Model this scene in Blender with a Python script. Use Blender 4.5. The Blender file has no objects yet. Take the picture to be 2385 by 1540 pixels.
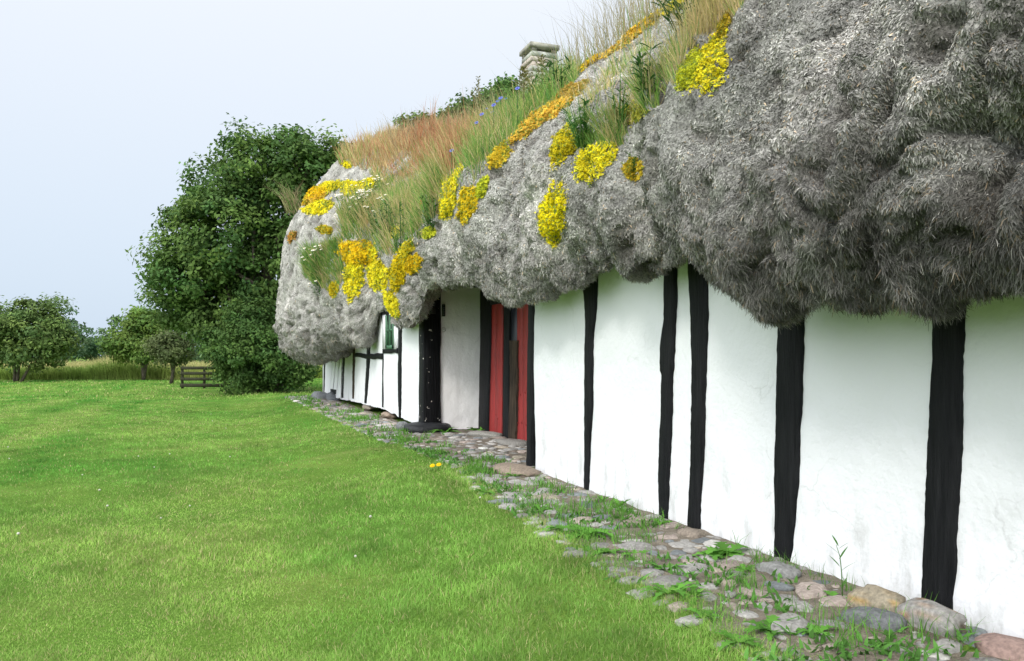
import bpy, math, random
import numpy as np
from mathutils import Vector, Matrix
from mathutils.bvhtree import BVHTree

# ------------------------------------------------------------------ camera, sky, sun, exposure
SC = bpy.context.scene
COL = SC.collection
rng = np.random.default_rng(7)
random.seed(7)
FPX, CXP, HOR = 1855.0, 1192.5, 830.0          # focal length, centre and horizon in a 2385 px wide frame
YAW = math.atan(702 / FPX)
EYE = 1.0
W = 2.63                                       # the house front stands in the plane x = W, the house runs along +y
camd = bpy.data.cameras.new('camera')
cam = bpy.data.objects.new('camera', camd)
COL.objects.link(cam)
cam.location = (0, 0, EYE)
cam.rotation_euler = (math.pi / 2, 0, -YAW)
camd.sensor_width = 36
camd.lens = FPX / 2385 * 36
camd.shift_y = (HOR - 770) / 2385
camd.clip_start = 0.05
camd.clip_end = 6000
SC.camera = cam

SUN_EL = math.radians(43)
SUN_H = Vector((-0.78, -0.62, 0)).normalized()
world = bpy.data.worlds.new('World')
SC.world = world
world.use_nodes = True
wn, wl = world.node_tree.nodes, world.node_tree.links
bg = wn['Background']
sky = wn.new('ShaderNodeTexSky')
sky.sky_type = 'NISHITA'
sky.sun_disc = False
sky.sun_elevation = SUN_EL
sky.sun_rotation = math.atan2(SUN_H.x, SUN_H.y)
sky.air_density = 1.0
sky.dust_density = 4.0
sky.ozone_density = 1.5
mixn = wn.new('ShaderNodeMix')                 # a thin veil of high cloud whitens the clear sky
mixn.data_type = 'RGBA'
mixn.inputs[0].default_value = 0.88
wl.new(sky.outputs[0], mixn.inputs[6])
wtc = wn.new('ShaderNodeTexCoord')
wsp = wn.new('ShaderNodeSeparateXYZ')
wl.new(wtc.outputs['Generated'], wsp.inputs[0])
veil = wn.new('ShaderNodeValToRGB')            # the cloud veil thickens upwards
veil.color_ramp.elements[0].position = 0.0
veil.color_ramp.elements[0].color = (0.585, 0.700, 0.835, 1)
veil.color_ramp.elements[1].position = 0.42
veil.color_ramp.elements[1].color = (0.830, 0.870, 0.930, 1)
wl.new(wsp.outputs[2], veil.inputs[0])
vs = wn.new('ShaderNodeVectorMath')
vs.operation = 'SCALE'
vs.inputs['Scale'].default_value = 10.0
wl.new(veil.outputs[0], vs.inputs[0])
# broad sky glow added round the sun behind the camera, brightens the shaded wall
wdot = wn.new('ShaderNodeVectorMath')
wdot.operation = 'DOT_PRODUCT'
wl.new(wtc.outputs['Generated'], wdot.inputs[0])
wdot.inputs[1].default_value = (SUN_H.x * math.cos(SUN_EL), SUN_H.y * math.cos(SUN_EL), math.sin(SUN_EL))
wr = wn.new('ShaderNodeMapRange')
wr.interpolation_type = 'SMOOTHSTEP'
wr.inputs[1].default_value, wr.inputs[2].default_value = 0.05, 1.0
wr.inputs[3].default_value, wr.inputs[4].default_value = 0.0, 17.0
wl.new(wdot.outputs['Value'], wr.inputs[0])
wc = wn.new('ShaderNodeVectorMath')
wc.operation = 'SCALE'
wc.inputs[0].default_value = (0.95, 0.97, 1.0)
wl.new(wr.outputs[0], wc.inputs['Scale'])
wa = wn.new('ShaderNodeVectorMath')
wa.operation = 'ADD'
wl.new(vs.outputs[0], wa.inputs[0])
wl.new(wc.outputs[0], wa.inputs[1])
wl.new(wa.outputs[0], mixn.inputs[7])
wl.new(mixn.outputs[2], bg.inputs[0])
bg.inputs[1].default_value = 0.10
sd = bpy.data.lights.new('sun', 'SUN')
so = bpy.data.objects.new('sun', sd)
COL.objects.link(so)
sd.energy = 1.5
sd.angle = math.radians(12)
sd.color = (1.0, 0.965, 0.91)
sdir = Vector((SUN_H.x * math.cos(SUN_EL), SUN_H.y * math.cos(SUN_EL), math.sin(SUN_EL)))
so.rotation_euler = sdir.to_track_quat('Z', 'Y').to_euler()
so.location = (-20, -20, 40)
SC.view_settings.view_transform = 'Standard'
SC.view_settings.look = 'None'
SC.view_settings.gamma = 1
SC.view_settings.exposure = 0.26

# ------------------------------------------------------------------ numeric helpers
SY, CY = math.sin(YAW), math.cos(YAW)

def ray(px, py):
    a = (px - CXP) / FPX
    b = (HOR - py) / FPX
    return np.array([SY + a * CY, CY - a * SY, b])

def on_wall(px, py, x=W):
    d = ray(px, py)
    k = x / d[0]
    return np.array([x, d[1] * k, EYE + d[2] * k])

def at(px, py, Z):
    return np.array([0, 0, EYE]) + ray(px, py) * Z

def project(P):
    P = np.asarray(P, float)
    Z = P[..., 0] * SY + P[..., 1] * CY
    xr = P[..., 0] * CY - P[..., 1] * SY
    Zs = np.where(np.abs(Z) < 1e-3, 1e-3, Z)
    return CXP + FPX * xr / Zs, HOR - FPX * (P[..., 2] - EYE) / Zs, Z

def hash3(ix, iy, iz, seed):
    h = (ix.astype(np.int64) * 374761393 + iy.astype(np.int64) * 668265263 + iz.astype(np.int64) * 2147483647 + seed * 974634777) & 0xFFFFFFFF
    h = ((h ^ (h >> 13)) * 1274126177) & 0xFFFFFFFF
    h = ((h ^ (h >> 16)) * 2246822519) & 0xFFFFFFFF
    return ((h ^ (h >> 15)) & 0xFFFFFF) / float(0xFFFFFF)

def noise(P, seed=0):
    P = np.asarray(P, float)
    i = np.floor(P).astype(np.int64)
    f = P - i
    u = f * f * f * (f * (f * 6 - 15) + 10)
    r = 0
    for dx in (0, 1):
        wx = u[..., 0] if dx else 1 - u[..., 0]
        for dy in (0, 1):
            wy = u[..., 1] if dy else 1 - u[..., 1]
            for dz in (0, 1):
                wz = u[..., 2] if dz else 1 - u[..., 2]
                r = r + wx * wy * wz * hash3(i[..., 0] + dx, i[..., 1] + dy, i[..., 2] + dz, seed)
    return r * 2 - 1

def fbm(P, octv=3, seed=0):
    r, a, s = 0, 1.0, 0.0
    P = np.asarray(P, float)
    for k in range(octv):
        r = r + a * noise(P * 2 ** k, seed + k * 17)
        s += a
        a *= 0.5
    return r / s

def sstep(t):
    t = np.clip(t, 0, 1)
    return t * t * (3 - 2 * t)

def inpoly(px, py, poly):
    r = np.zeros(np.shape(px), bool)
    n = len(poly)
    for i in range(n):
        x0, y0 = poly[i]
        x1, y1 = poly[(i + 1) % n]
        c = ((y0 > py) != (y1 > py)) & (px < (x1 - x0) * (py - y0) / ((y1 - y0) or 1e-9) + x0)
        r ^= c
    return r

def cross(a, b):
    return np.cross(a, b)

def unit(v):
    return v / np.maximum(np.linalg.norm(v, axis=-1, keepdims=True), 1e-9)

# ------------------------------------------------------------------ mesh helpers
class MB:
    def __init__(s):
        s.v, s.f, s.c, s.m, s.n = [], [], [], [], 0
    def add(s, V, F, c=(1, 1, 1), mi=0):
        V = np.asarray(V, float).reshape(-1, 3)
        C = np.broadcast_to(np.asarray(c, float), (len(V), 3))
        s.v.append(V)
        s.c.append(C)
        for f in (F if isinstance(F, list) else [F]):
            f = np.asarray(f, np.int64)
            if len(f):
                s.f.append(f + s.n)
                s.m.append(np.full(len(f), mi, np.int32))
        s.n += len(V)
    def box(s, lo, hi, c=(1, 1, 1), mi=0, M=None):
        (a, b, d), (e, f, g) = lo, hi
        V = np.array([(a, b, d), (e, b, d), (e, f, d), (a, f, d), (a, b, g), (e, b, g), (e, f, g), (a, f, g)], float)
        if M is not None:
            V = V @ np.asarray(M)[:3, :3].T + np.asarray(M)[:3, 3]
        s.add(V, np.array([(0, 3, 2, 1), (4, 5, 6, 7), (0, 1, 5, 4), (1, 2, 6, 5), (2, 3, 7, 6), (3, 0, 4, 7)]), c, mi)
    def tube(s, pts, rad, seg=7, c=(1, 1, 1), mi=0):
        pts = np.asarray(pts, float)
        rad = np.broadcast_to(np.asarray(rad, float), (len(pts),))
        t = unit(np.gradient(pts, axis=0))
        ref = np.where(np.abs(t[:, 2:3]) > 0.9, np.array([[1., 0, 0]]), np.array([[0, 0, 1.]]))
        a = unit(cross(t, ref))
        b = cross(t, a)
        an = np.linspace(0, 2 * math.pi, seg, endpoint=False)
        V = pts[:, None] + rad[:, None, None] * (np.cos(an)[None, :, None] * a[:, None] + np.sin(an)[None, :, None] * b[:, None])
        n = len(pts)
        i, j = np.meshgrid(np.arange(n - 1), np.arange(seg), indexing='ij')
        j2 = (j + 1) % seg
        F = np.stack([i * seg + j, i * seg + j2, (i + 1) * seg + j2, (i + 1) * seg + j], -1).reshape(-1, 4)
        s.add(V.reshape(-1, 3), [F, np.arange(seg)[None, ::-1], (np.arange(seg) + (n - 1) * seg)[None]], c, mi)
    def grid(s, G, c=(1, 1, 1), mi=0, flip=False, wrap=False):
        n, m = G.shape[:2]
        i, j = np.meshgrid(np.arange(n if wrap else n - 1), np.arange(m - 1), indexing='ij')
        i2 = (i + 1) % n
        F = np.stack([i * m + j, i2 * m + j, i2 * m + j + 1, i * m + j + 1], -1).reshape(-1, 4)
        if flip:
            F = F[:, ::-1]
        s.add(G.reshape(-1, 3), F, c, mi)
    def build(s, name, mats, parent=None, smooth=False, origin=None):
        V = np.concatenate(s.v)
        C = np.concatenate(s.c)
        if origin is not None:
            V = V - np.asarray(origin, float)
        me = bpy.data.meshes.new(name)
        me.vertices.add(len(V))
        me.vertices.foreach_set('co', V.astype(np.float32).ravel())
        nl = sum(f.size for f in s.f)
        npoly = sum(len(f) for f in s.f)
        me.loops.add(nl)
        me.polygons.add(npoly)
        me.loops.foreach_set('vertex_index', np.concatenate([f.ravel() for f in s.f]).astype(np.int32))
        tot = np.concatenate([np.full(len(f), f.shape[1]) for f in s.f])
        me.polygons.foreach_set('loop_start', (np.cumsum(tot) - tot).astype(np.int32))
        me.polygons.foreach_set('material_index', np.concatenate(s.m).astype(np.int32))
        if smooth is not False:
            sm = np.ones(npoly, bool) if smooth is True else np.concatenate([np.full(len(f), m_[0] in smooth) for f, m_ in zip(s.f, s.m)])
            me.polygons.foreach_set('use_smooth', sm)
        at_ = me.attributes.new('col', 'FLOAT_COLOR', 'POINT')
        at_.data.foreach_set('color', np.concatenate([C, np.ones((len(C), 1))], 1).astype(np.float32).ravel())
        me.update(calc_edges=True)
        for m in (mats if isinstance(mats, (list, tuple)) else [mats]):
            me.materials.append(m)
        o = bpy.data.objects.new(name, me)
        COL.objects.link(o)
        if origin is not None:
            o.location = origin
        if parent is not None:
            o.parent = parent
            if origin is None:
                o.matrix_parent_inverse = Matrix.Translation(parent.location).inverted()
            else:
                o.location = Vector(origin) - parent.location
        return o

def tag(o, label=None, cat=None, group=None, kind=None):
    if label: o['label'] = label
    if cat: o['category'] = cat
    if group: o['group'] = group
    if kind: o['kind'] = kind
    return o

def empty(name, loc, label, cat, group=None):
    o = bpy.data.objects.new(name, None)
    o.empty_display_size = 0.1
    COL.objects.link(o)
    o.location = loc
    return tag(o, label, cat, group)

# ------------------------------------------------------------------ materials
def new_mat(name):
    m = bpy.data.materials.new(name)
    m.use_nodes = True
    nt = m.node_tree
    return m, nt.nodes, nt.links, nt.nodes['Principled BSDF']

def attr_mat(name, rough=0.9, trans=0.0, bump=None, vary=None, spec=0.2):
    """Colour from the mesh's own 'col' attribute; optional grain, bump and leaf translucency."""
    m, n, l, p = new_mat(name)
    a = n.new('ShaderNodeAttribute')
    a.attribute_name = 'col'
    src = a.outputs['Color']
    tc = n.new('ShaderNodeTexCoord')
    if vary:
        sc, lo, hi = vary
        nz = n.new('ShaderNodeTexNoise')
        nz.inputs['Scale'].default_value = sc
        nz.inputs['Detail'].default_value = 6
        l.new(tc.outputs['Object'], nz.inputs['Vector'])
        mr = n.new('ShaderNodeMapRange')
        mr.inputs[1].default_value, mr.inputs[2].default_value = 0.3, 0.7
        mr.inputs[3].default_value, mr.inputs[4].default_value = lo, hi
        l.new(nz.outputs[0], mr.inputs[0])
        mx = n.new('ShaderNodeMix')
        mx.data_type, mx.blend_type = 'RGBA', 'MULTIPLY'
        mx.inputs[0].default_value = 1
        l.new(src, mx.inputs[6])
        l.new(mr.outputs[0], mx.inputs[7])
        src = mx.outputs[2]
    l.new(src, p.inputs['Base Color'])
    p.inputs['Roughness'].default_value = rough
    p.inputs['Specular IOR Level'].default_value = spec
    if bump:
        sc, st, dist = bump
        nb = n.new('ShaderNodeTexNoise')
        nb.inputs['Scale'].default_value = sc
        nb.inputs['Detail'].default_value = 8
        nb.inputs['Roughness'].default_value = 0.65
        l.new(tc.outputs['Object'], nb.inputs['Vector'])
        b = n.new('ShaderNodeBump')
        b.inputs['Strength'].default_value = st
        b.inputs['Distance'].default_value = dist
        l.new(nb.outputs[0], b.inputs['Height'])
        l.new(b.outputs[0], p.inputs['Normal'])
    if trans:
        t = n.new('ShaderNodeBsdfTranslucent')
        l.new(src, t.inputs[0])
        ms = n.new('ShaderNodeMixShader')
        ms.inputs[0].default_value = trans
        l.new(p.outputs[0], ms.inputs[1])
        l.new(t.outputs[0], ms.inputs[2])
        l.new(ms.outputs[0], n['Material Output'].inputs[0])
    return m

def ramp(n, l, src, stops):
    r = n.new('ShaderNodeValToRGB')
    e = r.color_ramp.elements
    while len(e) < len(stops):
        e.new(0.5)
    for k, (p, c) in enumerate(stops):
        e[k].position = p
        e[k].color = (*c, 1) if len(c) == 3 else c
    l.new(src, r.inputs[0])
    return r.outputs[0]

def tex_noise(n, l, vec, scale, detail=5, rough=0.6, stretch=None):
    if stretch:
        mp = n.new('ShaderNodeMapping')
        mp.inputs['Scale'].default_value = stretch
        l.new(vec, mp.inputs['Vector'])
        vec = mp.outputs[0]
    z = n.new('ShaderNodeTexNoise')
    z.inputs['Scale'].default_value = scale
    z.inputs['Detail'].default_value = detail
    z.inputs['Roughness'].default_value = rough
    l.new(vec, z.inputs['Vector'])
    return z.outputs[0]

def mixc(n, l, fac, a, b, blend='MIX'):
    x = n.new('ShaderNodeMix')
    x.data_type, x.blend_type = 'RGBA', blend
    for s_, i_ in ((fac, 0), (a, 6), (b, 7)):
        if isinstance(s_, (int, float)):
            x.inputs[i_].default_value = s_
        elif isinstance(s_, tuple):
            x.inputs[i_].default_value = (*s_, 1)
        else:
            l.new(s_, x.inputs[i_])
    return x.outputs[2]

def bumpn(n, l, p, h, strength, dist):
    b = n.new('ShaderNodeBump')
    b.inputs['Strength'].default_value = strength
    b.inputs['Distance'].default_value = dist
    l.new(h, b.inputs['Height'])
    l.new(b.outputs[0], p.inputs['Normal'])

def mat_plaster(name, tint=(0.765, 0.775, 0.79), dirt=1.0):
    m, n, l, p = new_mat(name)
    ob = n.new('ShaderNodeTexCoord').outputs['Object']
    broad = tex_noise(n, l, ob, 1.3, 3)
    c = mixc(n, l, broad, tint, tuple(v * 0.95 for v in tint))
    st = tex_noise(n, l, ob, 5.0, 5, 0.65, (1, 1.6, 0.55))
    stm = ramp(n, l, st, [(0.50, (0, 0, 0)), (0.66, (1, 1, 1))])
    sp = n.new('ShaderNodeSeparateXYZ')
    l.new(ob, sp.inputs[0])
    low = n.new('ShaderNodeMapRange')             # splashed dirt on the lowest half metre
    low.inputs[1].default_value, low.inputs[2].default_value = 0.55, 0.10
    l.new(sp.outputs[2], low.inputs[0])
    mm = n.new('ShaderNodeMath')
    mm.operation = 'MULTIPLY'
    l.new(stm, mm.inputs[0])
    l.new(low.outputs[0], mm.inputs[1])
    m2 = n.new('ShaderNodeMath')
    m2.operation = 'MULTIPLY'
    m2.inputs[1].default_value = 0.6 * dirt
    l.new(mm.outputs[0], m2.inputs[0])
    c = mixc(n, l, m2.outputs[0], c, (0.42, 0.42, 0.40))
    fl = tex_noise(n, l, ob, 42, 4)
    flm = ramp(n, l, fl, [(0.70, (0, 0, 0)), (0.76, (1, 1, 1))])
    m3 = n.new('ShaderNodeMath')
    m3.operation = 'MULTIPLY'
    m3.inputs[1].default_value = 0.12
    l.new(flm, m3.inputs[0])
    c = mixc(n, l, m3.outputs[0], c, (0.45, 0.44, 0.42))
    vz = n.new('ShaderNodeTexVoronoi')
    vz.feature = 'DISTANCE_TO_EDGE'
    vz.inputs['Scale'].default_value = 1.5
    va = n.new('ShaderNodeVectorMath')
    va.operation = 'MULTIPLY_ADD'
    nzc = n.new('ShaderNodeTexNoise')
    nzc.inputs['Scale'].default_value = 3.0
    nzc.inputs['Detail'].default_value = 6
    l.new(ob, nzc.inputs['Vector'])
    l.new(nzc.outputs['Color'], va.inputs[0])
    va.inputs[1].default_value = (0.5, 0.5, 0.5)
    l.new(ob, va.inputs[2])
    l.new(va.outputs[0], vz.inputs['Vector'])
    ck = ramp(n, l, vz.outputs['Distance'], [(0.0, (1, 1, 1)), (0.010, (0, 0, 0))])
    cmk = ramp(n, l, tex_noise(n, l, ob, 2.2, 2), [(0.50, (0, 0, 0)), (0.62, (0.3, 0.3, 0.3))])
    c = mixc(n, l, mixc(n, l, 1.0, ck, cmk, 'MULTIPLY'), c, (0.38, 0.38, 0.37))
    l.new(c, p.inputs['Base Color'])
    p.inputs['Roughness'].default_value = 0.92
    p.inputs['Specular IOR Level'].default_value = 0.15
    h = tex_noise(n, l, ob, 26, 8, 0.6)
    h2 = tex_noise(n, l, ob, 5, 4, 0.5)
    a = n.new('ShaderNodeMath')
    a.operation = 'MULTIPLY_ADD'
    a.inputs[1].default_value = 2.0
    l.new(h2, a.inputs[0])
    l.new(h, a.inputs[2])
    bumpn(n, l, p, a.outputs[0], 0.42, 0.014)
    return m

def mat_timber(name, base=(0.004, 0.0045, 0.0055), light=(0.013, 0.0135, 0.015), specks=0.0, rough=0.62):
    m, n, l, p = new_mat(name)
    ob = n.new('ShaderNodeTexCoord').outputs['Object']
    g = tex_noise(n, l, ob, 14, 6, 0.65, (3, 3, 0.25))
    c = ramp(n, l, g, [(0.35, base), (0.7, light)])
    if specks:
        s_ = tex_noise(n, l, ob, 13, 3, 0.55)
        sm = ramp(n, l, s_, [(0.80 - specks, (0, 0, 0)), (0.815 - specks, (1, 1, 1))])
        c = mixc(n, l, sm, c, (0.55, 0.52, 0.47))
    l.new(c, p.inputs['Base Color'])
    p.inputs['Roughness'].default_value = rough
    p.inputs['Specular IOR Level'].default_value = 0.16
    bumpn(n, l, p, g, 0.9, 0.015)
    return m

def mat_paint(name, base, dark, rough=0.6):
    m, n, l, p = new_mat(name)
    ob = n.new('ShaderNodeTexCoord').outputs['Object']
    g = tex_noise(n, l, ob, 18, 6, 0.65, (3, 3, 0.2))
    c = ramp(n, l, g, [(0.36, dark), (0.52, base)])
    d = tex_noise(n, l, ob, 30, 4, 0.6)
    dm = ramp(n, l, d, [(0.66, (0, 0, 0)), (0.72, (1, 1, 1))])
    c = mixc(n, l, dm, c, tuple(v * 0.4 for v in dark))
    l.new(c, p.inputs['Base Color'])
    p.inputs['Roughness'].default_value = rough
    bumpn(n, l, p, g, 0.5, 0.008)
    return m

def mat_plain(name, c, rough=0.6, metal=0.0, nz=0.15):
    m, n, l, p = new_mat(name)
    ob = n.new('ShaderNodeTexCoord').outputs['Object']
    g = tex_noise(n, l, ob, 30, 5)
    l.new(ramp(n, l, g, [(0.3, tuple(v * (1 - nz) for v in c)), (0.7, tuple(min(1, v * (1 + nz)) for v in c))]), p.inputs['Base Color'])
    p.inputs['Roughness'].default_value = rough
    p.inputs['Metallic'].default_value = metal
    return m

M = {}
M['plaster'] = mat_plaster('limewash_plaster')
M['plaster_pink'] = mat_plaster('old_limewash', (0.90, 0.885, 0.875), 0.3)
M['timber'] = mat_timber('black_tarred_timber')
M['timber_chipped'] = mat_timber('chipped_black_timber', specks=0.135)
M['timber_worn'] = mat_timber('worn_timber', (0.012, 0.010, 0.008), (0.09, 0.065, 0.045), rough=0.85)
M['red'] = mat_paint('red_door_paint', (0.30, 0.022, 0.020), (0.17, 0.014, 0.013))
M['green'] = mat_paint('green_window_paint', (0.05, 0.15, 0.075), (0.035, 0.10, 0.05))
M['whitewood'] = mat_paint('white_board_paint', (0.80, 0.81, 0.83), (0.66, 0.67, 0.69))
M['fence_wood'] = mat_timber('grey_fence_wood', (0.022, 0.024, 0.013), (0.060, 0.060, 0.036), rough=0.9)
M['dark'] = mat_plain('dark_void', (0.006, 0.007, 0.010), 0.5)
M['bluedark'] = mat_plain('dark_blue_panel', (0.010, 0.012, 0.020), 0.45)
M['metal'] = mat_plain('dull_box_metal', (0.035, 0.037, 0.04), 0.5, 0.2)
M['keypad'] = mat_plain('keypad_plastic', (0.008, 0.010, 0.016), 0.4)
M['keys'] = mat_plain('keypad_keys', (0.12, 0.13, 0.15), 0.5)
M['steel'] = mat_plain('lock_steel', (0.6, 0.58, 0.55), 0.4, 0.6)
M['glass'] = mat_plain('window_glass', (0.02, 0.025, 0.025), 0.06)
M['leaf'] = attr_mat('foliage', 0.75, 0.30, spec=0.25)
M['grass'] = attr_mat('grass_blades', 0.75, 0.30, spec=0.15)
M['petal'] = attr_mat('petals', 0.8, 0.22)
M['bark'] = attr_mat('bark', 0.95, bump=(9, 0.8, 0.05), vary=(4, 0.6, 1.3))
M['weed_thatch'] = attr_mat('matted_seaweed', 0.95, bump=(85, 1.0, 0.03), vary=(75, 0.40, 1.45), spec=0.1)
M['strand'] = attr_mat('seaweed_strands', 0.9, spec=0.12)
M['stone'] = attr_mat('field_stone', 0.9, bump=(55, 0.8, 0.012), vary=(60, 0.68, 1.25), spec=0.2)
M['blackstone'] = attr_mat('tarred_stone', 0.55, bump=(20, 0.7, 0.02), vary=(14, 0.6, 1.5), spec=0.35)
M['concrete'] = attr_mat('weathered_masonry', 0.95, bump=(18, 0.6, 0.02), vary=(9, 0.6, 1.25))

def mat_ground():
    m, n, l, p = new_mat('lawn_turf')
    ob = n.new('ShaderNodeTexCoord').outputs['Object']
    a = tex_noise(n, l, ob, 0.35, 5, 0.6)
    c = ramp(n, l, a, [(0.34, (0.085, 0.195, 0.024)), (0.52, (0.125, 0.235, 0.032)), (0.66, (0.190, 0.270, 0.055))])
    mow = tex_noise(n, l, ob, 0.9, 3, 0.5, (0.14, 1.0, 1.0))
    c = mixc(n, l, ramp(n, l, mow, [(0.56, (0, 0, 0)), (0.72, (0.65, 0.65, 0.65))]), c, (0.235, 0.270, 0.080))
    f = tex_noise(n, l, ob, 60, 4, 0.7)
    c = mixc(n, l, 1.0, c, ramp(n, l, f, [(0.3, (0.55, 0.6, 0.5)), (0.7, (1.25, 1.2, 1.2))]), 'MULTIPLY')
    l.new(c, p.inputs['Base Color'])
    p.inputs['Roughness'].default_value = 0.95
    p.inputs['Specular IOR Level'].default_value = 0.1
    bumpn(n, l, p, f, 0.8, 0.03)
    return m

def mat_dirt():
    m, n, l, p = new_mat('path_earth')
    ob = n.new('ShaderNodeTexCoord').outputs['Object']
    a = tex_noise(n, l, ob, 9, 6, 0.65)
    c = ramp(n, l, a, [(0.3, (0.095, 0.078, 0.056)), (0.55, (0.19, 0.16, 0.12)), (0.75, (0.27, 0.235, 0.185))])
    g = tex_noise(n, l, ob, 140, 3, 0.6)
    c = mixc(n, l, 1.0, c, ramp(n, l, g, [(0.3, (0.5, 0.5, 0.5)), (0.7, (1.4, 1.4, 1.4))]), 'MULTIPLY')
    l.new(c, p.inputs['Base Color'])
    p.inputs['Roughness'].default_value = 0.95
    bumpn(n, l, p, a, 0.9, 0.03)
    return m

M['ground'] = mat_ground()
M['dirt'] = mat_dirt()

# ------------------------------------------------------------------ ground
EDGE = np.array([(-4, 1.7), (1.0, 1.70), (2.55, 1.74), (4.5, 1.84), (6.0, 1.98), (7.2, 2.14), (8.2, 2.05), (9.4, 1.95), (13, 1.90), (18, 1.84), (20.5, 1.80), (21.3, 2.3)])
def edge_x(y):
    y = np.asarray(y, float)
    return np.interp(y, EDGE[:, 0], EDGE[:, 1]) + 0.07 * noise(np.stack([y * 2.1, y * 0 + 3, y * 0], -1), 5)

def gz(x, y):
    x, y = np.asarray(x, float), np.asarray(y, float)
    d = 1.95 - x
    z = -0.13 * sstep(d / 1.6)
    Z = x * SY + y * CY
    z = z - 0.54 * sstep((Z - 19.5) / 9)
    far = sstep((np.hypot(x, y) - 90) / 200)
    P = np.stack([x * 0.22, y * 0.22, x * 0], -1)
    z = z + 0.02 * noise(P, 3) * sstep(d / 2) * (1 - far)
    z = z + 0.012 * noise(P * 6, 4) * sstep(d / 1) * (1 - far)
    return z

ang = np.linspace(0, 2 * math.pi, 361)[:-1]
rad = np.concatenate([[0.05], np.geomspace(0.6, 60, 150), np.geomspace(66, 3000, 26)])
A_, R_ = np.meshgrid(ang, rad, indexing='ij')
gx, gy = R_ * np.cos(A_), R_ * np.sin(A_)
g = MB()
g.grid(np.stack([gx, gy, gz(gx, gy)], -1), wrap=True, flip=True)
tag(g.build('lawn', M['ground'], smooth=True), kind='structure')

ys = np.arange(-3, 21.2, 0.05)
ts = np.linspace(0, 1, 14)
Y_, T_ = np.meshgrid(ys, ts, indexing='ij')
ex = edge_x(ys)[:, None] - 0.03
xr_ = np.where((ys > 6.45) & (ys < 10.3), W + 1.0, W + 0.06)[:, None]
X_ = ex + (xr_ - ex) * T_
Zp = np.maximum(gz(X_, Y_), -0.2) + 0.006 + 0.012 * fbm(np.stack([X_ * 7, Y_ * 7, X_ * 0], -1), 3, 8) * np.minimum(T_ * 6, 1) - 0.012 * (T_ < 0.01)
p_ = MB()
p_.grid(np.stack([X_, Y_, Zp], -1), flip=True)
tag(p_.build('cobbled_path', M['dirt'], smooth=True), kind='structure')

# ------------------------------------------------------------------ the house
S_END = 20.2
house = empty('seaweed_house', (W, 8.0, 0), 'long white half-timbered farmhouse under a huge shaggy grey seaweed roof', 'farmhouse')
S_REC0, S_REC1 = 6.42, 10.2                    # the porch recess
WD = 0.24                                      # wall thickness
BASE = np.array([(-4, -0.05), (1.95, -0.03), (2.3, 0.02), (3.2, -0.04), (3.96, -0.02), (4.3, -0.01), (5.4, -0.03), (6.3, 0.0), (9.6, 0.03), (10.3, 0.03), (11.7, 0.10), (12.9, 0.15), (15.4, 0.12), (18, 0.07), (20.3, 0.04)])

def wall_panel(mb, y0, y1, ztop, step=0.05, x0=W, seed=1):
    yy = np.linspace(y0, y1, max(2, int((y1 - y0) / step)))
    zz = np.linspace(0, 1, 46)
    Y, T = np.meshgrid(yy, zz, indexing='ij')
    b = np.interp(yy, BASE[:, 0], BASE[:, 1]) + 0.022 * fbm(np.stack([yy * 4.5, yy * 0 + seed, yy * 0], -1), 3, 2)
    Z = b[:, None] + (ztop - b[:, None]) * T
    P = np.stack([Y * 1.1, Z * 1.1, Y * 0 + seed], -1)
    X = x0 + 0.016 * fbm(P, 3, 11) + 0.004 * fbm(P * 7, 2, 12) - 0.05 * np.clip(0.16 - (Z - b[:, None]), 0, 1) ** 1.0 * 0.6
    edge = np.minimum((Y - y0), (y1 - Y))
    X = X + 0.012 * (1 - sstep(edge / 0.03))
    G = np.stack([X, Y, Z], -1)
    mb.grid(G, flip=True)
    back = G[:, -1].copy()
    # plaster returns: bottom, two ends, top
    for L in (G[:, 0], G[0, :], G[-1, :], G[:, -1]):
        L2 = L.copy()
        L2[:, 0] = x0 + WD
        mb.grid(np.stack([L, L2], 0))
        mb.grid(np.stack([L, L2], 0)[::-1] + 0, flip=False) if False else None

wl_ = MB()
wall_panel(wl_, -3.0, S_REC0, 2.35, 0.03, seed=1)
wall_panel(wl_, S_REC1 + 0.20, S_END, 2.5, 0.05, seed=2)
wl_.box((W + 0.003, S_END + 0.002, 0.0), (W + 5.4, S_END + 0.2, 2.6))       # end wall
wl_.box((W + 5.2, -3.0, 0.0), (W + 5.4, S_END, 2.6))                        # back wall
wl_.box((W + WD + 0.01, -3.2, 0.0), (W + 5.4, -3.0, 2.6))
wl_.build('wall', M['plaster'], house)

def edge_line(pts, n, x):
    P = np.array([on_wall(px, py, x) for px, py in pts])
    zt = np.linspace(P[0, 2], P[-1, 2], n)
    o = np.argsort(P[:, 2])
    return np.interp(zt, P[o, 2], P[o, 1]), zt

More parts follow.
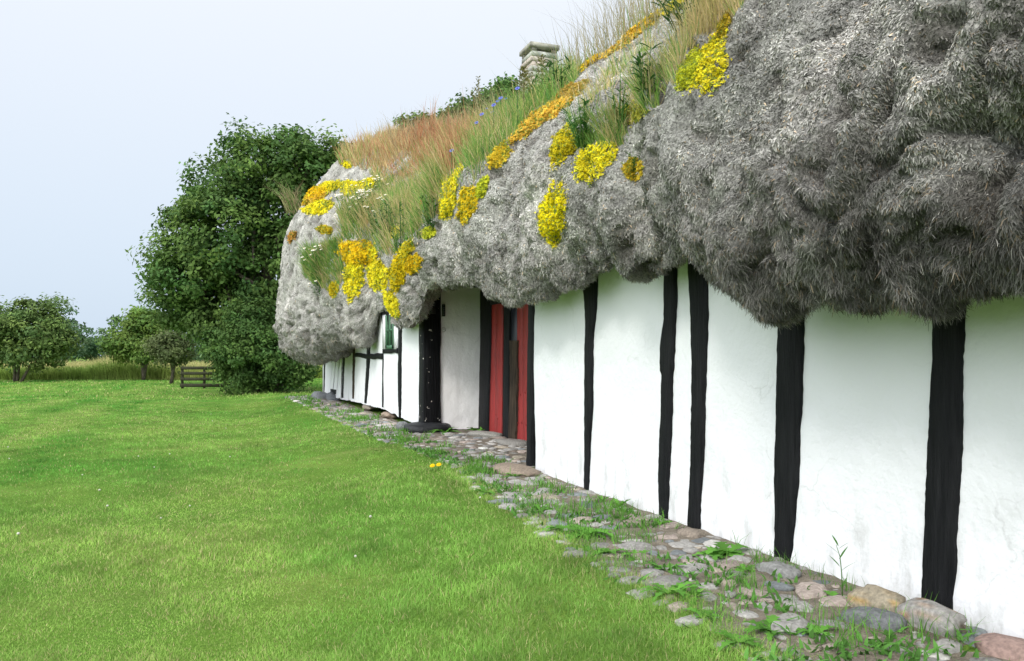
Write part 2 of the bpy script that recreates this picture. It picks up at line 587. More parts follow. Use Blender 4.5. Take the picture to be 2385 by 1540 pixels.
def timber(name, L, R, x0=W, proud=0.018, depth=0.12, mat='timber', extend=0.35, jit=0.005, parent=None, n=60, mb=None):
    """A hand-hewn upright whose left and right edges follow L and R (top to bottom)."""
    x = x0 - proud
    yl, zl = edge_line(L, n, x)
    yr, zr = edge_line(R, n, x)
    if extend:                                  # runs on up behind the thatch
        k = 8
        add = np.linspace(extend, 0, k, endpoint=False)
        yl = np.concatenate([np.full(k, yl[0]), yl]); zl = np.concatenate([zl[0] + add, zl])
        yr = np.concatenate([np.full(k, yr[0]), yr]); zr = np.concatenate([zr[0] + add, zr])
    sd_ = hash(name) % 97 if False else int(abs(yl[-1]) * 137) % 997
    yl = yl + jit * 1.1 * (fbm(np.stack([zl * 5, zl * 0 + sd_, zl * 0], -1), 2, 31) + fbm(np.stack([zl * 26, zl * 0 + sd_, zl * 0], -1), 3, 34))
    yr = yr + jit * 1.1 * (fbm(np.stack([zr * 5, zr * 0 + sd_ + 50, zr * 0], -1), 2, 32) + fbm(np.stack([zr * 26, zr * 0 + sd_ + 50, zr * 0], -1), 3, 35))
    m = len(yl)
    us = np.array([0, 0, 0.0, 0.04, 0.5, 0.96, 1, 1, 1])
    dx = np.array([depth + proud, 0.5 * depth, 0.010, 0.0, -0.002, 0.0, 0.010, 0.5 * depth, depth + proud])
    G = np.zeros((m, len(us), 3))
    for j, (u, d) in enumerate(zip(us, dx)):
        G[:, j, 1] = yl + (yr - yl) * u
        G[:, j, 2] = zl + (zr - zl) * u
        G[:, j, 0] = x + d + 0.004 * fbm(np.stack([G[:, j, 2] * 3, np.full(m, j * 2.7), np.full(m, sd_)], -1), 3, 33)
    own = mb is None
    mb = mb or MB()
    mb.grid(G)
    mb.add(G[-1], [np.array([range(len(us))])])
    mb.add(G[0], [np.array([range(len(us) - 1, -1, -1)])])
    if own:
        o = mb.build(name, M[mat], parent or house)
        return o

timber('post', [(2171, 690), (2160, 1000), (2152, 1106), (2143, 1400)], [(2243, 690), (2236, 950), (2231, 1106), (2215, 1430)], extend=0.6)
timber('post', [(1810, 700), (1806, 950), (1801, 1106), (1801, 1314)], [(1866, 700), (1861, 950), (1857, 1106), (1838, 1332)])
timber('post', [(1600, 600), (1604, 700), (1610, 910), (1606, 1070), (1600, 1231)], [(1645, 600), (1645, 700), (1640, 910), (1632, 1106), (1626, 1243)])
timber('post', [(1546, 610), (1544, 740), (1536, 800), (1536, 866), (1540, 872), (1532, 1106), (1533, 1203)], [(1572, 610), (1570, 740), (1568, 815), (1562, 880), (1556, 1106), (1555, 1216)])
timber('post', [(1357, 678), (1362, 760), (1360, 930), (1360, 1000), (1359, 1150)], [(1386, 678), (1384, 730), (1378, 780), (1376, 932), (1371, 1050), (1368, 1152)])
timber('post', [(1230, 705), (1229, 800), (1227, 930), (1225, 1086)], [(1243, 705), (1242, 800), (1238, 932), (1234, 1086)], depth=0.16, proud=0.012)
timber('post', [(926.8, 765), (926.5, 900), (928, 971)], [(932.6, 765), (931.8, 900), (931.6, 973)], jit=0.012)
timber('post', [(855, 785), (852.5, 850), (848, 938)], [(860.3, 785), (858, 850), (852.8, 940)], jit=0.015)
timber('post', [(890.8, 785), (890.2, 850), (889.4, 948)], [(892, 785), (891.4, 850), (890.4, 949)], jit=0.004)
timber('post', [(821.8, 780), (820.5, 850), (819.7, 928)], [(826.4, 780), (825, 850), (823, 929)], jit=0.02, mat='timber_worn')
timber('post', [(796.6, 815), (795, 870), (793.2, 926)], [(803.5, 815), (800, 870), (798.3, 927)], jit=0.02)
timber('post', [(754.4, 843), (754, 880), (753, 917)], [(756.2, 843), (755.6, 880), (754.4, 918)], jit=0.004)
timber('brace', [(885, 728), (890, 755), (897, 787)], [(903.5, 700), (902, 750), (899.6, 790)], extend=0.3, jit=0.01)

def rail(name, A, B, h0, h1, x=W):
    a0, b0 = on_wall(*A, x), on_wall(*B, x)
    n = 24
    mb = MB()
    G = np.zeros((n, 6, 3))
    for i in range(n):
        t = i / (n - 1)
        c = a0 + (b0 - a0) * t
        hh = h0 + (h1 - h0) * t
        w1 = 0.02 * float(noise(np.array([c[1] * 3, 1.0, 0.0]), 41))
        for j, (dx, dz) in enumerate([(0.1, 0.5), (-0.012, 0.5), (-0.02, 0.42), (-0.02, -0.42), (-0.012, -0.5), (0.1, -0.5)]):
            G[i, j] = (x + dx, c[1], c[2] + dz * hh + w1)
    mb.grid(G)
    mb.add(G[0], [np.array([range(6)])])
    mb.add(G[-1], [np.array([range(5, -1, -1)])])
    return mb.build(name, M['timber'], house)
rail('rail', (828, 828), (892, 830.5), 0.075, 0.10)
rail('rail', (893.4, 818.5), (927.4, 817.5), 0.075, 0.08)

# leaning white boards near the far corner
bd = []
for (t0, t1, b0, b1, yb, pr) in [(775.3, 783.4, 768.5, 775.6, 905.5, 0.045), (784, 791.5, 776.4, 784, 907, 0.05), (792, 797, 782, 793.5, 926, 0.04)]:
    mb = MB()
    timber('board', [(t0, 823), ((t0 + b0) / 2, 865), (b0, yb)], [(t1, 823), ((t1 + b1) / 2, 865), (b1, yb + 1)], proud=pr, depth=0.0, extend=0.12, jit=0.006, mb=mb)
    mb.build('board', M['whitewood'], house)
timber('plinth_gap', [(769, 904), (769, 917)], [(783, 904), (783, 919)], proud=0.012, extend=0, jit=0.004)  # black strip standing in for the dark gap under the boards

# green window
def wquad(mb, x0, y0, x1, y1, proud, depth, lean=0.0):
    """A bar on the wall face between two frame positions, kept upright on the wall."""
    a, b = on_wall(x0, y1, W), on_wall(x1, y0, W)
    c_, d_ = on_wall(x0, y0, W), on_wall(x1, y1, W)
    zlo, zhi = min(a[2], d_[2]), max(b[2], c_[2])
    mb.box((W - proud, min(a[1], b[1]), zlo), (W - proud + depth, max(a[1], b[1]), zhi))
fm = MB()
for q in [(901.5, 735, 904.3, 812), (909.5, 735, 911.6, 806), (917.4, 735, 920, 812), (901.5, 805, 920, 813), (904, 768, 918, 771)]:
    wquad(fm, *q, 0.03, 0.045)
win = fm.build('window', M['green'], house)
pm = MB()
wquad(pm, 903, 735, 918.5, 806, 0.005, 0.01)
pm.build('pane', M['glass'], win)
for q in [(894, 735, 901, 813), (920.4, 760, 926.2, 813)]:
    cm = MB()
    wquad(cm, *q, 0.022, 0.03)
    cm.build('casing', M['whitewood'], house)

# porch recess
DEEP = 0.77
ypl0 = on_wall(985, 990, W - 0.02)[1]                 # near face of the big porch post
pm = MB()
n = 60
zz = np.linspace(0.0, 2.5, n)
x0, x1 = W - 0.02, W + 0.225
prof = []
for z in zz:
    f_ = 0.006 * float(noise(np.array([z * 4, 2.0, 0]), 51))
    g_ = 0.006 * float(noise(np.array([z * 4, 9.0, 0]), 52))
    bt = 0.03 * max(0, 1 - z / 0.25)
    a_, b_, c_ = x0 - bt * 0.3 + f_, x1 + bt * 0.4 + g_, 0.014
    y0 = ypl0 + 0.5 * f_
    prof.append([(a_ + c_, y0, z), (b_ - c_, y0, z), (b_, y0 + c_, z), (b_, y0 + 0.22, z), (a_, y0 + 0.22, z), (a_, y0 + c_, z), (a_ + c_, y0, z)])
G = np.array(prof)
pm.grid(G, flip=True)
porch_post = pm.build('porch_post', M['timber_chipped'], house)
porch_post['label'] = 'broad black porch post flecked with chipped white paint'

def pnl(mb, xa, xb, y, z0, z1, seed, side=-1, thick=0.16):
    xs = np.linspace(xa, xb, 24)
    zz = np.linspace(0, 1, 60)
    X, T = np.meshgrid(xs, zz, indexing='ij')
    b = z0 + 0.02 * fbm(np.stack([xs * 9, xs * 0, xs * 0], -1), 3, seed)
    Z = b[:, None] + (z1 - b[:, None]) * T
    P = np.stack([X * 3, Z * 2, X * 0 + seed], -1)
    Y = y + side * (0.012 * fbm(P, 3, seed) + 0.004 * fbm(P * 5, 2, seed + 1) + 0.03 * np.clip(0.12 - (Z - b[:, None]), 0, 1))
    G = np.stack([X, Y, Z], -1)
    mb.grid(G, flip=side > 0)
    B = G.copy()
    B[..., 1] = y - side * thick
    mb.grid(B, flip=side < 0)
    mb.grid(np.stack([G[:, -1], B[:, -1]], 0))
    mb.grid(np.stack([G[:, 0], B[:, 0]], 0), flip=True)
sw = MB()
pnl(sw, W + 0.21, W + 0.79, ypl0 + 0.05, 0.02, 1.93, 61)
side = sw.build('porch_side_wall', M['plaster_pink'], house)
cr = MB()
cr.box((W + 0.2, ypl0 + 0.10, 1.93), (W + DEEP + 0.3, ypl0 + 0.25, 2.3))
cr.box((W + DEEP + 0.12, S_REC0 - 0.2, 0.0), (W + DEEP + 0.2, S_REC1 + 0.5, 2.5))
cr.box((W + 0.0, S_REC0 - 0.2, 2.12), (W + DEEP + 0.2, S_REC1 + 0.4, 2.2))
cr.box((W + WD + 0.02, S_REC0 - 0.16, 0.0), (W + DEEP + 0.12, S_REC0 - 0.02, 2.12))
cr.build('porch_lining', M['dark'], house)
XB = W + DEEP
timber('door_jamb', [(1117, 668), (1117, 800), (1113, 1004)], [(1141, 668), (1140, 800), (1134, 1007)], x0=XB, proud=0.06, depth=0.12, extend=0.2)
timber('door_jamb', [(1172, 668), (1172, 800), (1170, 1018)], [(1185, 668), (1185, 800), (1183, 1028)], x0=XB, proud=0.05, depth=0.10, extend=0.2)
wp = timber('worn_upright', [(1186, 793), (1186, 900), (1183, 1028)], [(1203, 793), (1203, 900), (1199, 1031)], x0=XB, proud=0.06, depth=0.10, mat='timber_worn', extend=0, jit=0.012)
wp['label'] = 'rough weathered timber with bare brown wood'
tr = MB()
a, b = on_wall(1140, 668, XB), on_wall(1172, 707, XB)
tr.box((XB - 0.055, b[1], b[2]), (XB + 0.05, a[1], a[2] + 0.2))
tr.build('lintel', M['timber'], house)
dp = MB()
a, b = on_wall(1184, 660, XB), on_wall(1212, 1030, XB)
dp.box((XB - 0.02, b[1], 0.0), (XB + 0.03, a[1], 2.3))
dp.build('dark_panel', M['bluedark'], house)  # plain dark blue sheet beside the worn upright

def red_door(bounds, top, bots, studs):
    o = None
    for k, ((l0, l1, r0, r1), yb) in enumerate(zip(bounds, bots)):
        mb = MB()
        timber('b', [(l0, top), ((l0 + l1) / 2, 850), (l1, yb)], [(r0, top), ((r0 + r1) / 2, 850), (r1, yb + 2)], x0=XB, proud=0.03 + 0.003 * k, depth=0.03, extend=0, jit=0.003, mb=mb)
        if k == 0:
            keep = mb
        else:
            for q in range(len(mb.v)):
                pass
            off = keep.n
            keep.v += mb.v; keep.c += mb.c; keep.m += mb.m
            keep.f += [f + off for f in mb.f]
            keep.n += mb.n
    door = keep.build('door', M['red'], house)
    for (sx, sy) in studs:
        sm = MB()
        c = on_wall(sx, sy, XB - 0.036)
        a_ = np.linspace(0, 2 * math.pi, 8, endpoint=False)
        ring = np.stack([np.full(8, c[0]), c[1] + 0.011 * np.cos(a_), c[2] + 0.011 * np.sin(a_)], -1)
        ring2 = np.stack([np.full(8, c[0] - 0.008), c[1] + 0.007 * np.cos(a_), c[2] + 0.007 * np.sin(a_)], -1)
        sm.grid(np.stack([ring, ring2], 0), wrap=False)
        sm.add(ring2, [np.array([range(8)])])
        j = np.array([(i, (i + 1) % 8, 8 + (i + 1) % 8, 8 + i) for i in range(8)])
        sm.add(np.concatenate([ring, ring2]), j)
        sm.build('nail_head', M['red'], door)
    return door
d1 = red_door([(1142, 1138, 1153.5, 1152), (1154.2, 1152.8, 1170, 1167)], 708, (1012, 1017), [(1144, 757), (1150, 755), (1156, 757), (1155, 966), (1159, 975)])
d2 = red_door([(1204, 1203, 1216, 1217), (1216.6, 1217.6, 1231, 1228)], 700, (1036, 1040), [(1207, 985), (1215, 985), (1225, 990), (1212, 920), (1223, 915)])
for d_ in (d1, d2):
    d_['label'] = 'red board door with painted nail heads'

# little boxes by the porch
yb_ = ypl0 - 0.012
def front_at(px, py, y):
    d = ray(px, py)
    k = y / d[1]
    return np.array([d[0] * k, y, EYE + d[2] * k])
a, b = front_at(998.5, 706, yb_), front_at(1014, 731, yb_)
mb = MB()
mb.box((a[0], yb_ - 0.03, b[2]), (b[0], ypl0 + 0.02, a[2]))
mb.box((a[0] - 0.006, yb_ - 0.036, a[2] + 0.0005), (b[0] + 0.006, ypl0 + 0.02, a[2] + 0.012))
mb.box((a[0] + 0.012, yb_ - 0.034, (a[2] + b[2]) / 2 - 0.012), (b[0] - 0.03, yb_ - 0.0302, (a[2] + b[2]) / 2 - 0.006))
mb.box((a[0] + 0.012, yb_ - 0.034, b[2] + 0.012), (b[0] - 0.012, yb_ - 0.0302, b[2] + 0.018))
mb.build('lamp_box', M['metal'], porch_post)
yk = ypl0 + 0.03
a, b = front_at(1030, 709, yk), front_at(1036.5, 737, yk)
mb = MB()
mb.box((a[0], yk - 0.012, b[2]), (b[0], yk + 0.06, a[2]))
kp = mb.build('keypad', M['keypad'], side)
mb = MB()
for r in range(5):
    for c in range(2):
        cx = a[0] + (b[0] - a[0]) * (0.22 + 0.36 * c)
        cz = b[2] + (a[2] - b[2]) * (0.10 + 0.145 * r)
        mb.box((cx, yk - 0.0145, cz), (cx + 0.009, yk - 0.0121, cz + 0.012))
mb.box((a[0] + 0.010, yk - 0.0145, a[2] - 0.022), (b[0] - 0.010, yk - 0.0121, a[2] - 0.012), mi=0)
mb.build('key', M['keys'], kp)
c = front_at(1033, 768, ypl0 + 0.03)
mb = MB()
t = np.linspace(0, 2 * math.pi, 25)
mb.tube(np.stack([c[0] + 0.028 * np.cos(t), np.full(25, c[1]), c[2] + 0.028 * np.sin(t)], -1), 0.004, 5)
mb.tube(np.array([[c[0] + 0.006, c[1] + 0.06, c[2] + 0.002], [c[0] + 0.006, c[1] - 0.006, c[2] + 0.002]]), [0.007, 0.006], 8)
mb.build('lock', M['steel'], side)

# ------------------------------------------------------------------ the seaweed roof
EV = []
for px, py, o in [(2385, 672, .62), (2240, 668, .60), (2150, 748, .66), (2060, 745, .66), (1950, 722, .60), (1860, 716, .60), (1760, 705, .60), (1690, 665, .55), (1640, 622, .46), (1600, 612, .40), (1540, 622, .42), (1500, 636, .45), (1430, 640, .46), (1360, 670, .46), (1240, 706, .50), (1180, 688, .50), (1120, 664, .46), (1060, 655, .42), (1000, 666, .36), (975, 745, .34), (940, 772, .32), (917, 765, .27)]:
    h = on_wall(px, py, W - 0.62 * o)
    EV.append((h[1], h[2] + 0.0, o))
EV = [(-4, 1.22, .6), (0.5, 1.2, .6), (1.3, 1.2, .6)] + EV + [(11.75, 1.72, .13), (12.5, 1.80, .11), (12.95, 1.74, .13), (13.2, 1.36, .34), (13.6, 1.25, .46), (14.2, 1.30, .58), (14.9, 1.16, .80), (15.9, 0.93, 1.08), (17.0, 0.95, 1.18), (18.2, 1.0, 1.25), (20.5, 1.05, 1.25)]
EV = np.array(EV)
B = 2.70
RS = 18.0
Hs = np.array([(-4, 5.2), (5, 5.2), (9, 5.14), (12, 5.12), (15, 5.40), (18, 5.92)])

def eave(s):
    return [np.interp(s, EV[:, 0], EV[:, k]) for k in (1, 2)]

def profile(ze, o, H, f, nu):
    a = np.array([(-0.06, ze + .30), (.30 * o, ze + .08), (.66 * o, ze), (1.0 * o, ze + .24), (1.0 * o, ze + .62), (o * .62, ze + 1.15)])
    L = np.array([o * .62, ze + 1.15])
    R = np.array([-B, H])
    a = np.concatenate([a, [L + (R - L) * .33 + (0, .10), L + (R - L) * .68 + (0, .10), R]])
    b = np.array([(-0.06, ze + .35), (.35 * o, ze + .05), (.68 * o, ze), (.94 * o, ze + .42), (1.0 * o, ze + 1.2), (.86 * o, ze + 2.7), (.42 * o, H - 1.25), (-.55, H - .22), (-B, H)])
    P = a * (1 - f) + b * f
    # Catmull-Rom
    Q = np.concatenate([[2 * P[0] - P[1]], P, [2 * P[-1] - P[-2]]])
    tt = np.linspace(0, 1, nu) ** 1.25 * (len(P) - 1)
    i = np.minimum(tt.astype(int), len(P) - 2)
    t = (tt - i)[:, None]
    p0, p1, p2, p3 = Q[i], Q[i + 1], Q[i + 2], Q[i + 3]
    return 0.5 * (2 * p1 + (p2 - p0) * t + (2 * p0 - 5 * p1 + 4 * p2 - p3) * t ** 2 + (3 * p1 - p0 - 3 * p2 + p3) * t ** 3)

NU = 300
st_front = list(np.arange(-3.5, 1.0, 0.08))
s_ = 1.0
while s_ < RS:
    st_front.append(s_)
    s_ += max(0.012, 0.0032 * (0.93 + 0.935 * s_))
st_front = np.array(st_front + [RS])
alph = np.concatenate([np.linspace(0, 110, 130)[1:], np.linspace(110, 180, 20)[1:]])
rows = []
NEND = 0
for s_ in st_front:
    ze, o = eave(s_)
    H = np.interp(s_, Hs[:, 0], Hs[:, 1])
    f = float(sstep((s_ - 9.0) / 9.0))
    P = profile(ze, o, H, f, NU)
    rows.append(np.stack([W - P[:, 0], np.full(NU, s_), P[:, 1]], -1))
NFRONT = len(rows)
ze0, o0 = eave(RS)
for al in alph:
    ar = math.radians(al)
    q = al / 180
    P = profile(ze0 + 0.12 * math.sin(ar), o0 + (0.9 - o0) * min(1, al / 90), Hs[-1, 1], 1.0, NU)
    ca, sa = math.cos(ar), math.sin(ar)
    ex_ = 2 / 2.5
    cx = math.copysign(abs(ca) ** ex_, ca)
    cy = abs(sa) ** ex_
    dx = P[:, 0] + B
    rows.append(np.stack([W + B - dx * cx, RS + dx * cy * 0.86, P[:, 1]], -1))
for s_ in np.arange(RS - 0.4, -3.6, -0.45):
    H = np.interp(s_, Hs[:, 0], Hs[:, 1])
    P = profile(1.5, 0.9, H, 1.0 if s_ > 14 else float(sstep((s_ - 4) / 10)), NU)
    rows.append(np.stack([W + 2 * B + P[:, 0], np.full(NU, s_), P[:, 1]], -1))
NBACK = len(rows)
for al in np.linspace(180, 360, 26)[1:-1]:
    ar = math.radians(al)
    P = profile(1.3, 0.6 + 0.3 * (1 - (al - 180) / 180), Hs[0, 1], 0.0, NU)
    dx = P[:, 0] + B
    rows.append(np.stack([W + B - dx * math.cos(ar), -3.5 + dx * math.sin(ar) * 0.8, P[:, 1]], -1))
G = np.array(rows)

def grid_normals(G):
    du = np.roll(G, -1, 0) - np.roll(G, 1, 0)
    dv = np.gradient(G, axis=1)
    return -unit(cross(du, dv))
N0 = grid_normals(G)
side_ = np.sign((N0[..., 0] * (G[..., 0] - (W + B)) + N0[..., 2] * 0.5).mean()) or 1
N0 *= side_
S_ = G[..., 1]
V_ = np.linspace(0, 1, NU)[None, :] * 7.0 + 0 * S_
PN = G * 1.0
PN2 = np.stack([G[..., 0] * 0.55, G[..., 1], G[..., 2] * 0.55], -1)
fade = np.minimum(1, np.linspace(0, 1, NU) * 14)[None, :] * np.clip((1 - np.linspace(0, 1, NU)) * 6, 0.0, 1)[None, :]
big = fbm(PN2 * 1.5, 3, 101)
lob = fbm(PN2 * 3.6, 2, 105)
rid = 1 - 2 * np.abs(fbm(np.stack([G[..., 0] * 0.9, G[..., 1] * 3.4 + 0.6 * big, G[..., 2] * 0.9], -1), 3, 110))
mid = fbm(PN * 9, 3, 115)
fin = fbm(np.stack([G[..., 0] * 30, G[..., 1] * 34, G[..., 2] * 30], -1), 3, 120)
pit = fbm(np.stack([G[..., 0] * 4.5, G[..., 1] * 5.5, G[..., 2] * 5.5], -1), 3, 125)
lowz = np.clip((3.2 - G[..., 2]) / 2.0, 0, 1)
amp = 0.55 + 0.65 * lowz
zer = np.interp(G[..., 1], EV[:, 0], EV[:, 1])
lipk = 0.42 + 0.22 * sstep((G[..., 1] - 3.2) / 1.5)
amp = amp * (lipk + (1 - lipk) * sstep((G[..., 2] - zer) / 0.75))
tuf = 1 - 2 * np.abs(fbm(np.stack([G[..., 0] * 3.5, G[..., 1] * 8.0 + 0.8 * mid, G[..., 2] * 3.0], -1), 2, 127))
cra = fbm(np.stack([G[..., 0] * 0.9, G[..., 1] * 2.3 + 0.5 * big, G[..., 2] * 0.9], -1), 3, 128)
crease = np.exp(-(cra / 0.045) ** 2)
disp = amp * (0.215 * big + 0.085 * lob + 0.105 * lowz * (rid - 0.55) + 0.060 * lowz * (tuf - 0.5) + 0.045 * mid - 0.095 * crease) + 0.017 * fin - 0.22 * np.clip(pit - 0.28, 0, 1)
# the seam between the near and the middle build-up of thatch
seam = np.exp(-((G[..., 1] - (3.70 + 0.42 * (G[..., 2] - 1.5))) / 0.16) ** 2) * (G[..., 0] < W + 1.2)
disp = disp - 0.10 * seam
hollow = np.exp(-(((G[..., 1] - 1.60 + 0.1 * lob) / 0.15) ** 2 + ((G[..., 2] - 1.60 + 0.1 * big) / 0.13) ** 2)) * (G[..., 0] < W)
disp = disp - 0.28 * hollow
G = G + N0 * (disp * fade)[..., None]
N1 = grid_normals(G) * side_

# weathered colour: silver grey outside, browner fresh weed low down and in the tufts, dark algae crusts, painted crevice shade
c_a = fbm(PN2 * 2.6, 3, 130)
c_b = fbm(PN * 7.5, 3, 135)
c_c = fbm(np.stack([G[..., 0] * 3, G[..., 1] * 7, G[..., 2] * 3], -1), 3, 140)
c_d = fbm(PN * 4.2 + 31, 4, 143)
zrel = G[..., 2]
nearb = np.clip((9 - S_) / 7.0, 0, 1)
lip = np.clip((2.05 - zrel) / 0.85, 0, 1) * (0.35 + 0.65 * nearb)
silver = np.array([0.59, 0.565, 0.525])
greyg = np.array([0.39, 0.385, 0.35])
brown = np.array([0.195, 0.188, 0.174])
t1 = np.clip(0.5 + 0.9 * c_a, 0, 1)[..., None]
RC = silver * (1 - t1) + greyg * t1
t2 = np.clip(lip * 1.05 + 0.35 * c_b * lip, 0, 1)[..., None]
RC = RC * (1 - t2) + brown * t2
t3 = (np.clip((c_c - 0.40) * 5, 0, 1) * np.clip((zrel - 2.0) / 1.0, 0, 1) * 0.85)[..., None]
RC = RC * (1 - t3) + np.array([0.06, 0.055, 0.045]) * t3
t4 = (np.clip((c_d - 0.36) * 6, 0, 1) * 0.55 * nearb)[..., None]
RC = RC * (1 - t4) + np.array([0.12, 0.15, 0.10]) * t4
RC = RC * (0.92 + 0.45 * c_b + 0.28 * fin)[..., None]
pk = np.clip(np.clip((pit - 0.24) * 4, 0, 1) + 0.5 * crease, 0, 1)[..., None] * 0.5  # shade put into the colour of pits and creases
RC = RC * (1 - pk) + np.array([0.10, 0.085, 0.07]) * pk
RC = RC * (1 - 0.22 * sstep((5.0 - S_) / 3.0))[..., None]  # thatch tone drops towards the near end
RC = np.clip(RC, 0.02, 0.78)

roofmb = MB()
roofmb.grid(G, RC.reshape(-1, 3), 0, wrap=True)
nR, nU = G.shape[:2]
ii, jj = np.meshgrid(np.arange(nR), np.arange(nU - 1), indexing='ij')
i2 = (ii + 1) % nR
RQ = np.stack([ii * nU + jj, i2 * nU + jj, i2 * nU + jj + 1, ii * nU + jj + 1], -1).reshape(-1, 4)
GV = G.reshape(-1, 3)
bvh = BVHTree.FromPolygons([tuple(v) for v in GV.tolist()], RQ.tolist())

# loose strands of eelgrass over the matted surface
q0, q1, q2, q3 = (GV[RQ[:, k]] for k in range(4))
area = 0.5 * np.linalg.norm(cross(q2 - q0, q3 - q1), axis=1)
ctr = (q0 + q1 + q2 + q3) / 4
NV = N1.reshape(-1, 3)
RCV = RC.reshape(-1, 3)
fn = NV[RQ].mean(1)
px_, py_, pz_ = project(ctr)
todir = np.array([0, 0, EYE]) - ctr
facing = (fn * unit(todir)).sum(1)
vis = (pz_ > 1) & (px_ > -150) & (px_ < 2560) & (py_ > -200) & (facing > -0.25) & (ctr[:, 1] < 21)
wgt = area / np.maximum(pz_, 2.2) ** 2 * vis
low_ = np.clip((2.1 - ctr[:, 2]) / 0.8, 0, 1)
shag = np.clip(0.5 + 1.5 * fbm(ctr * 3.2, 3, 160), 0.22, 1.3) * (1 - 0.62 * sstep((pz_ - 6) / 5))
wgt = wgt * (0.75 + 0.75 * low_) * (shag * (1 - 0.5 * low_) + 0.5 * low_)
NS = 500000
pick = rng.choice(len(RQ), NS, p=wgt / wgt.sum())
u, v = rng.random((NS, 1)), rng.random((NS, 1))
P0 = q0[pick] * (1 - u) * (1 - v) + q1[pick] * u * (1 - v) + q2[pick] * u * v + q3[pick] * (1 - u) * v
nn = fn[pick]
down = unit(q0[pick] - q3[pick])               # along the profile towards the eave
tang = unit(cross(nn, down))
Zs = np.maximum(pz_[pick], 2.4)
lw = low_[pick]
clump = fbm(P0 * 6.0, 2, 150)
clump2 = fbm(P0 * 14.0, 2, 151)
ln = (0.012 + 0.014 * rng.random(NS) + 0.011 * lw * rng.random(NS) + 0.040 * (lw > 0.9) * rng.random(NS) ** 4) * (0.70 + 0.065 * Zs)
wd = (0.0034 + 0.0040 * rng.random(NS)) * (1 - 0.55 * lw) * (0.56 + 0.115 * Zs)
az = 0.80 * rng.standard_normal(NS) + 1.1 * clump
lift = np.clip(0.13 + 0.05 * lw + 0.30 * rng.standard_normal(NS), -0.10, 0.8)
d0 = unit(down * np.cos(az)[:, None] + tang * np.sin(az)[:, None] + nn * lift[:, None] * 1.1)
grav = np.array([0, 0, -1.0])
d1 = unit(d0 + grav * (0.35 + 0.7 * lw)[:, None] + 0.35 * rng.standard_normal((NS, 3)) - nn * 0.20)
p0 = P0 - nn * 0.002
p1 = p0 + d0 * (ln * 0.5)[:, None]
p2 = p1 + d1 * (ln * 0.5)[:, None]
sdv = unit(cross(d0, nn + 0.75 * rng.standard_normal((NS, 3))))
hw = (wd * 0.5)[:, None]
SV = np.stack([p0 - sdv * hw, p0 + sdv * hw, p1 - sdv * hw, p1 + sdv * hw, p2 - sdv * hw * .5, p2 + sdv * hw * .5], 1)
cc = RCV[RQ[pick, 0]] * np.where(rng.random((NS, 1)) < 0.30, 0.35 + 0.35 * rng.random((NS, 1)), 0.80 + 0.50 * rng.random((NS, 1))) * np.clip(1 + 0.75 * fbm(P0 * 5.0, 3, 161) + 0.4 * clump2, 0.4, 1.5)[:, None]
tan_ = (rng.random(NS) < 0.035 + 0.12 * lw * (clump2 > 0.25))[:, None]
cc = np.where(tan_, cc * np.array([1.25, 1.0, 0.75]), cc)
pale = (rng.random(NS) < 0.015)[:, None]
cc = np.where(pale, cc * 0 + np.array([0.42, 0.40, 0.36]), cc)
base_i = np.arange(NS)[:, None] * 6
SF = np.concatenate([base_i + np.array([[0, 1, 3, 2]]), base_i + np.array([[2, 3, 5, 4]])])
roofmb.add(SV.reshape(-1, 3), SF, np.repeat(cc, 6, 0), 1)
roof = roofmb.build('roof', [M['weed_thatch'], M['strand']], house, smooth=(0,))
roof['label'] = 'thick shaggy grey seaweed thatch'

def roof_hit(px, py):
    for dy in range(0, 90, 6):                  # the first roof surface at or below that line of sight
        h = bvh.ray_cast(Vector((0, 0, EYE)), Vector(ray(px, py + dy)).normalized())
        if h[0] is not None:
            return np.array(h[0]), np.array(h[1])
    return None, None

# chimney on the ridge
cp = at(1256, 180, 13.7)
chx, chy = cp[0], cp[1]
cm = MB()
zt = at(1256, 114, 13.7)[2]
wdt = 0.235
zc = zt - 0.075
row = 0
zz_ = 4.2
while zz_ < zc - 0.14:
    h_ = 0.075
    in_ = 0.012 * math.sin(row * 2.1)
    sp_ = 0.03 if zz_ < zc - 0.36 else 0.0
    cm.box((chx - wdt - sp_ + in_, chy - wdt - sp_, zz_), (chx + wdt + sp_, chy + wdt + sp_ - in_, zz_ + h_), (0.44 + 0.05 * math.sin(row * 1.7), 0.41, 0.36))
    cm.box((chx - wdt - sp_ + 0.014, chy - wdt - sp_ + 0.014, zz_ + h_), (chx + wdt + sp_ - 0.014, chy + wdt + sp_ - 0.014, zz_ + h_ + 0.014), (0.50, 0.48, 0.44))
    zz_ += h_ + 0.014
    row += 1
for sx in (-1, 1):
    for sy in (-1, 1):
        cm.box((chx + sx * (wdt - 0.05) - 0.045, chy + sy * (wdt - 0.05) - 0.045, zz_ + 0.001), (chx + sx * (wdt - 0.05) + 0.045, chy + sy * (wdt - 0.05) + 0.045, zc), (0.30, 0.28, 0.24))
cm.box((chx - wdt + 0.06, chy - wdt + 0.06, zz_ + 0.002), (chx + wdt - 0.06, chy + wdt - 0.06, zc - 0.06), (0.02, 0.02, 0.02))
cm.box((chx - wdt - 0.03, chy - wdt - 0.03, zc + 0.001), (chx + wdt + 0.03, chy + wdt + 0.03, zt), (0.34, 0.33, 0.28))
ch = cm.build('chimney', M['concrete'], roof)

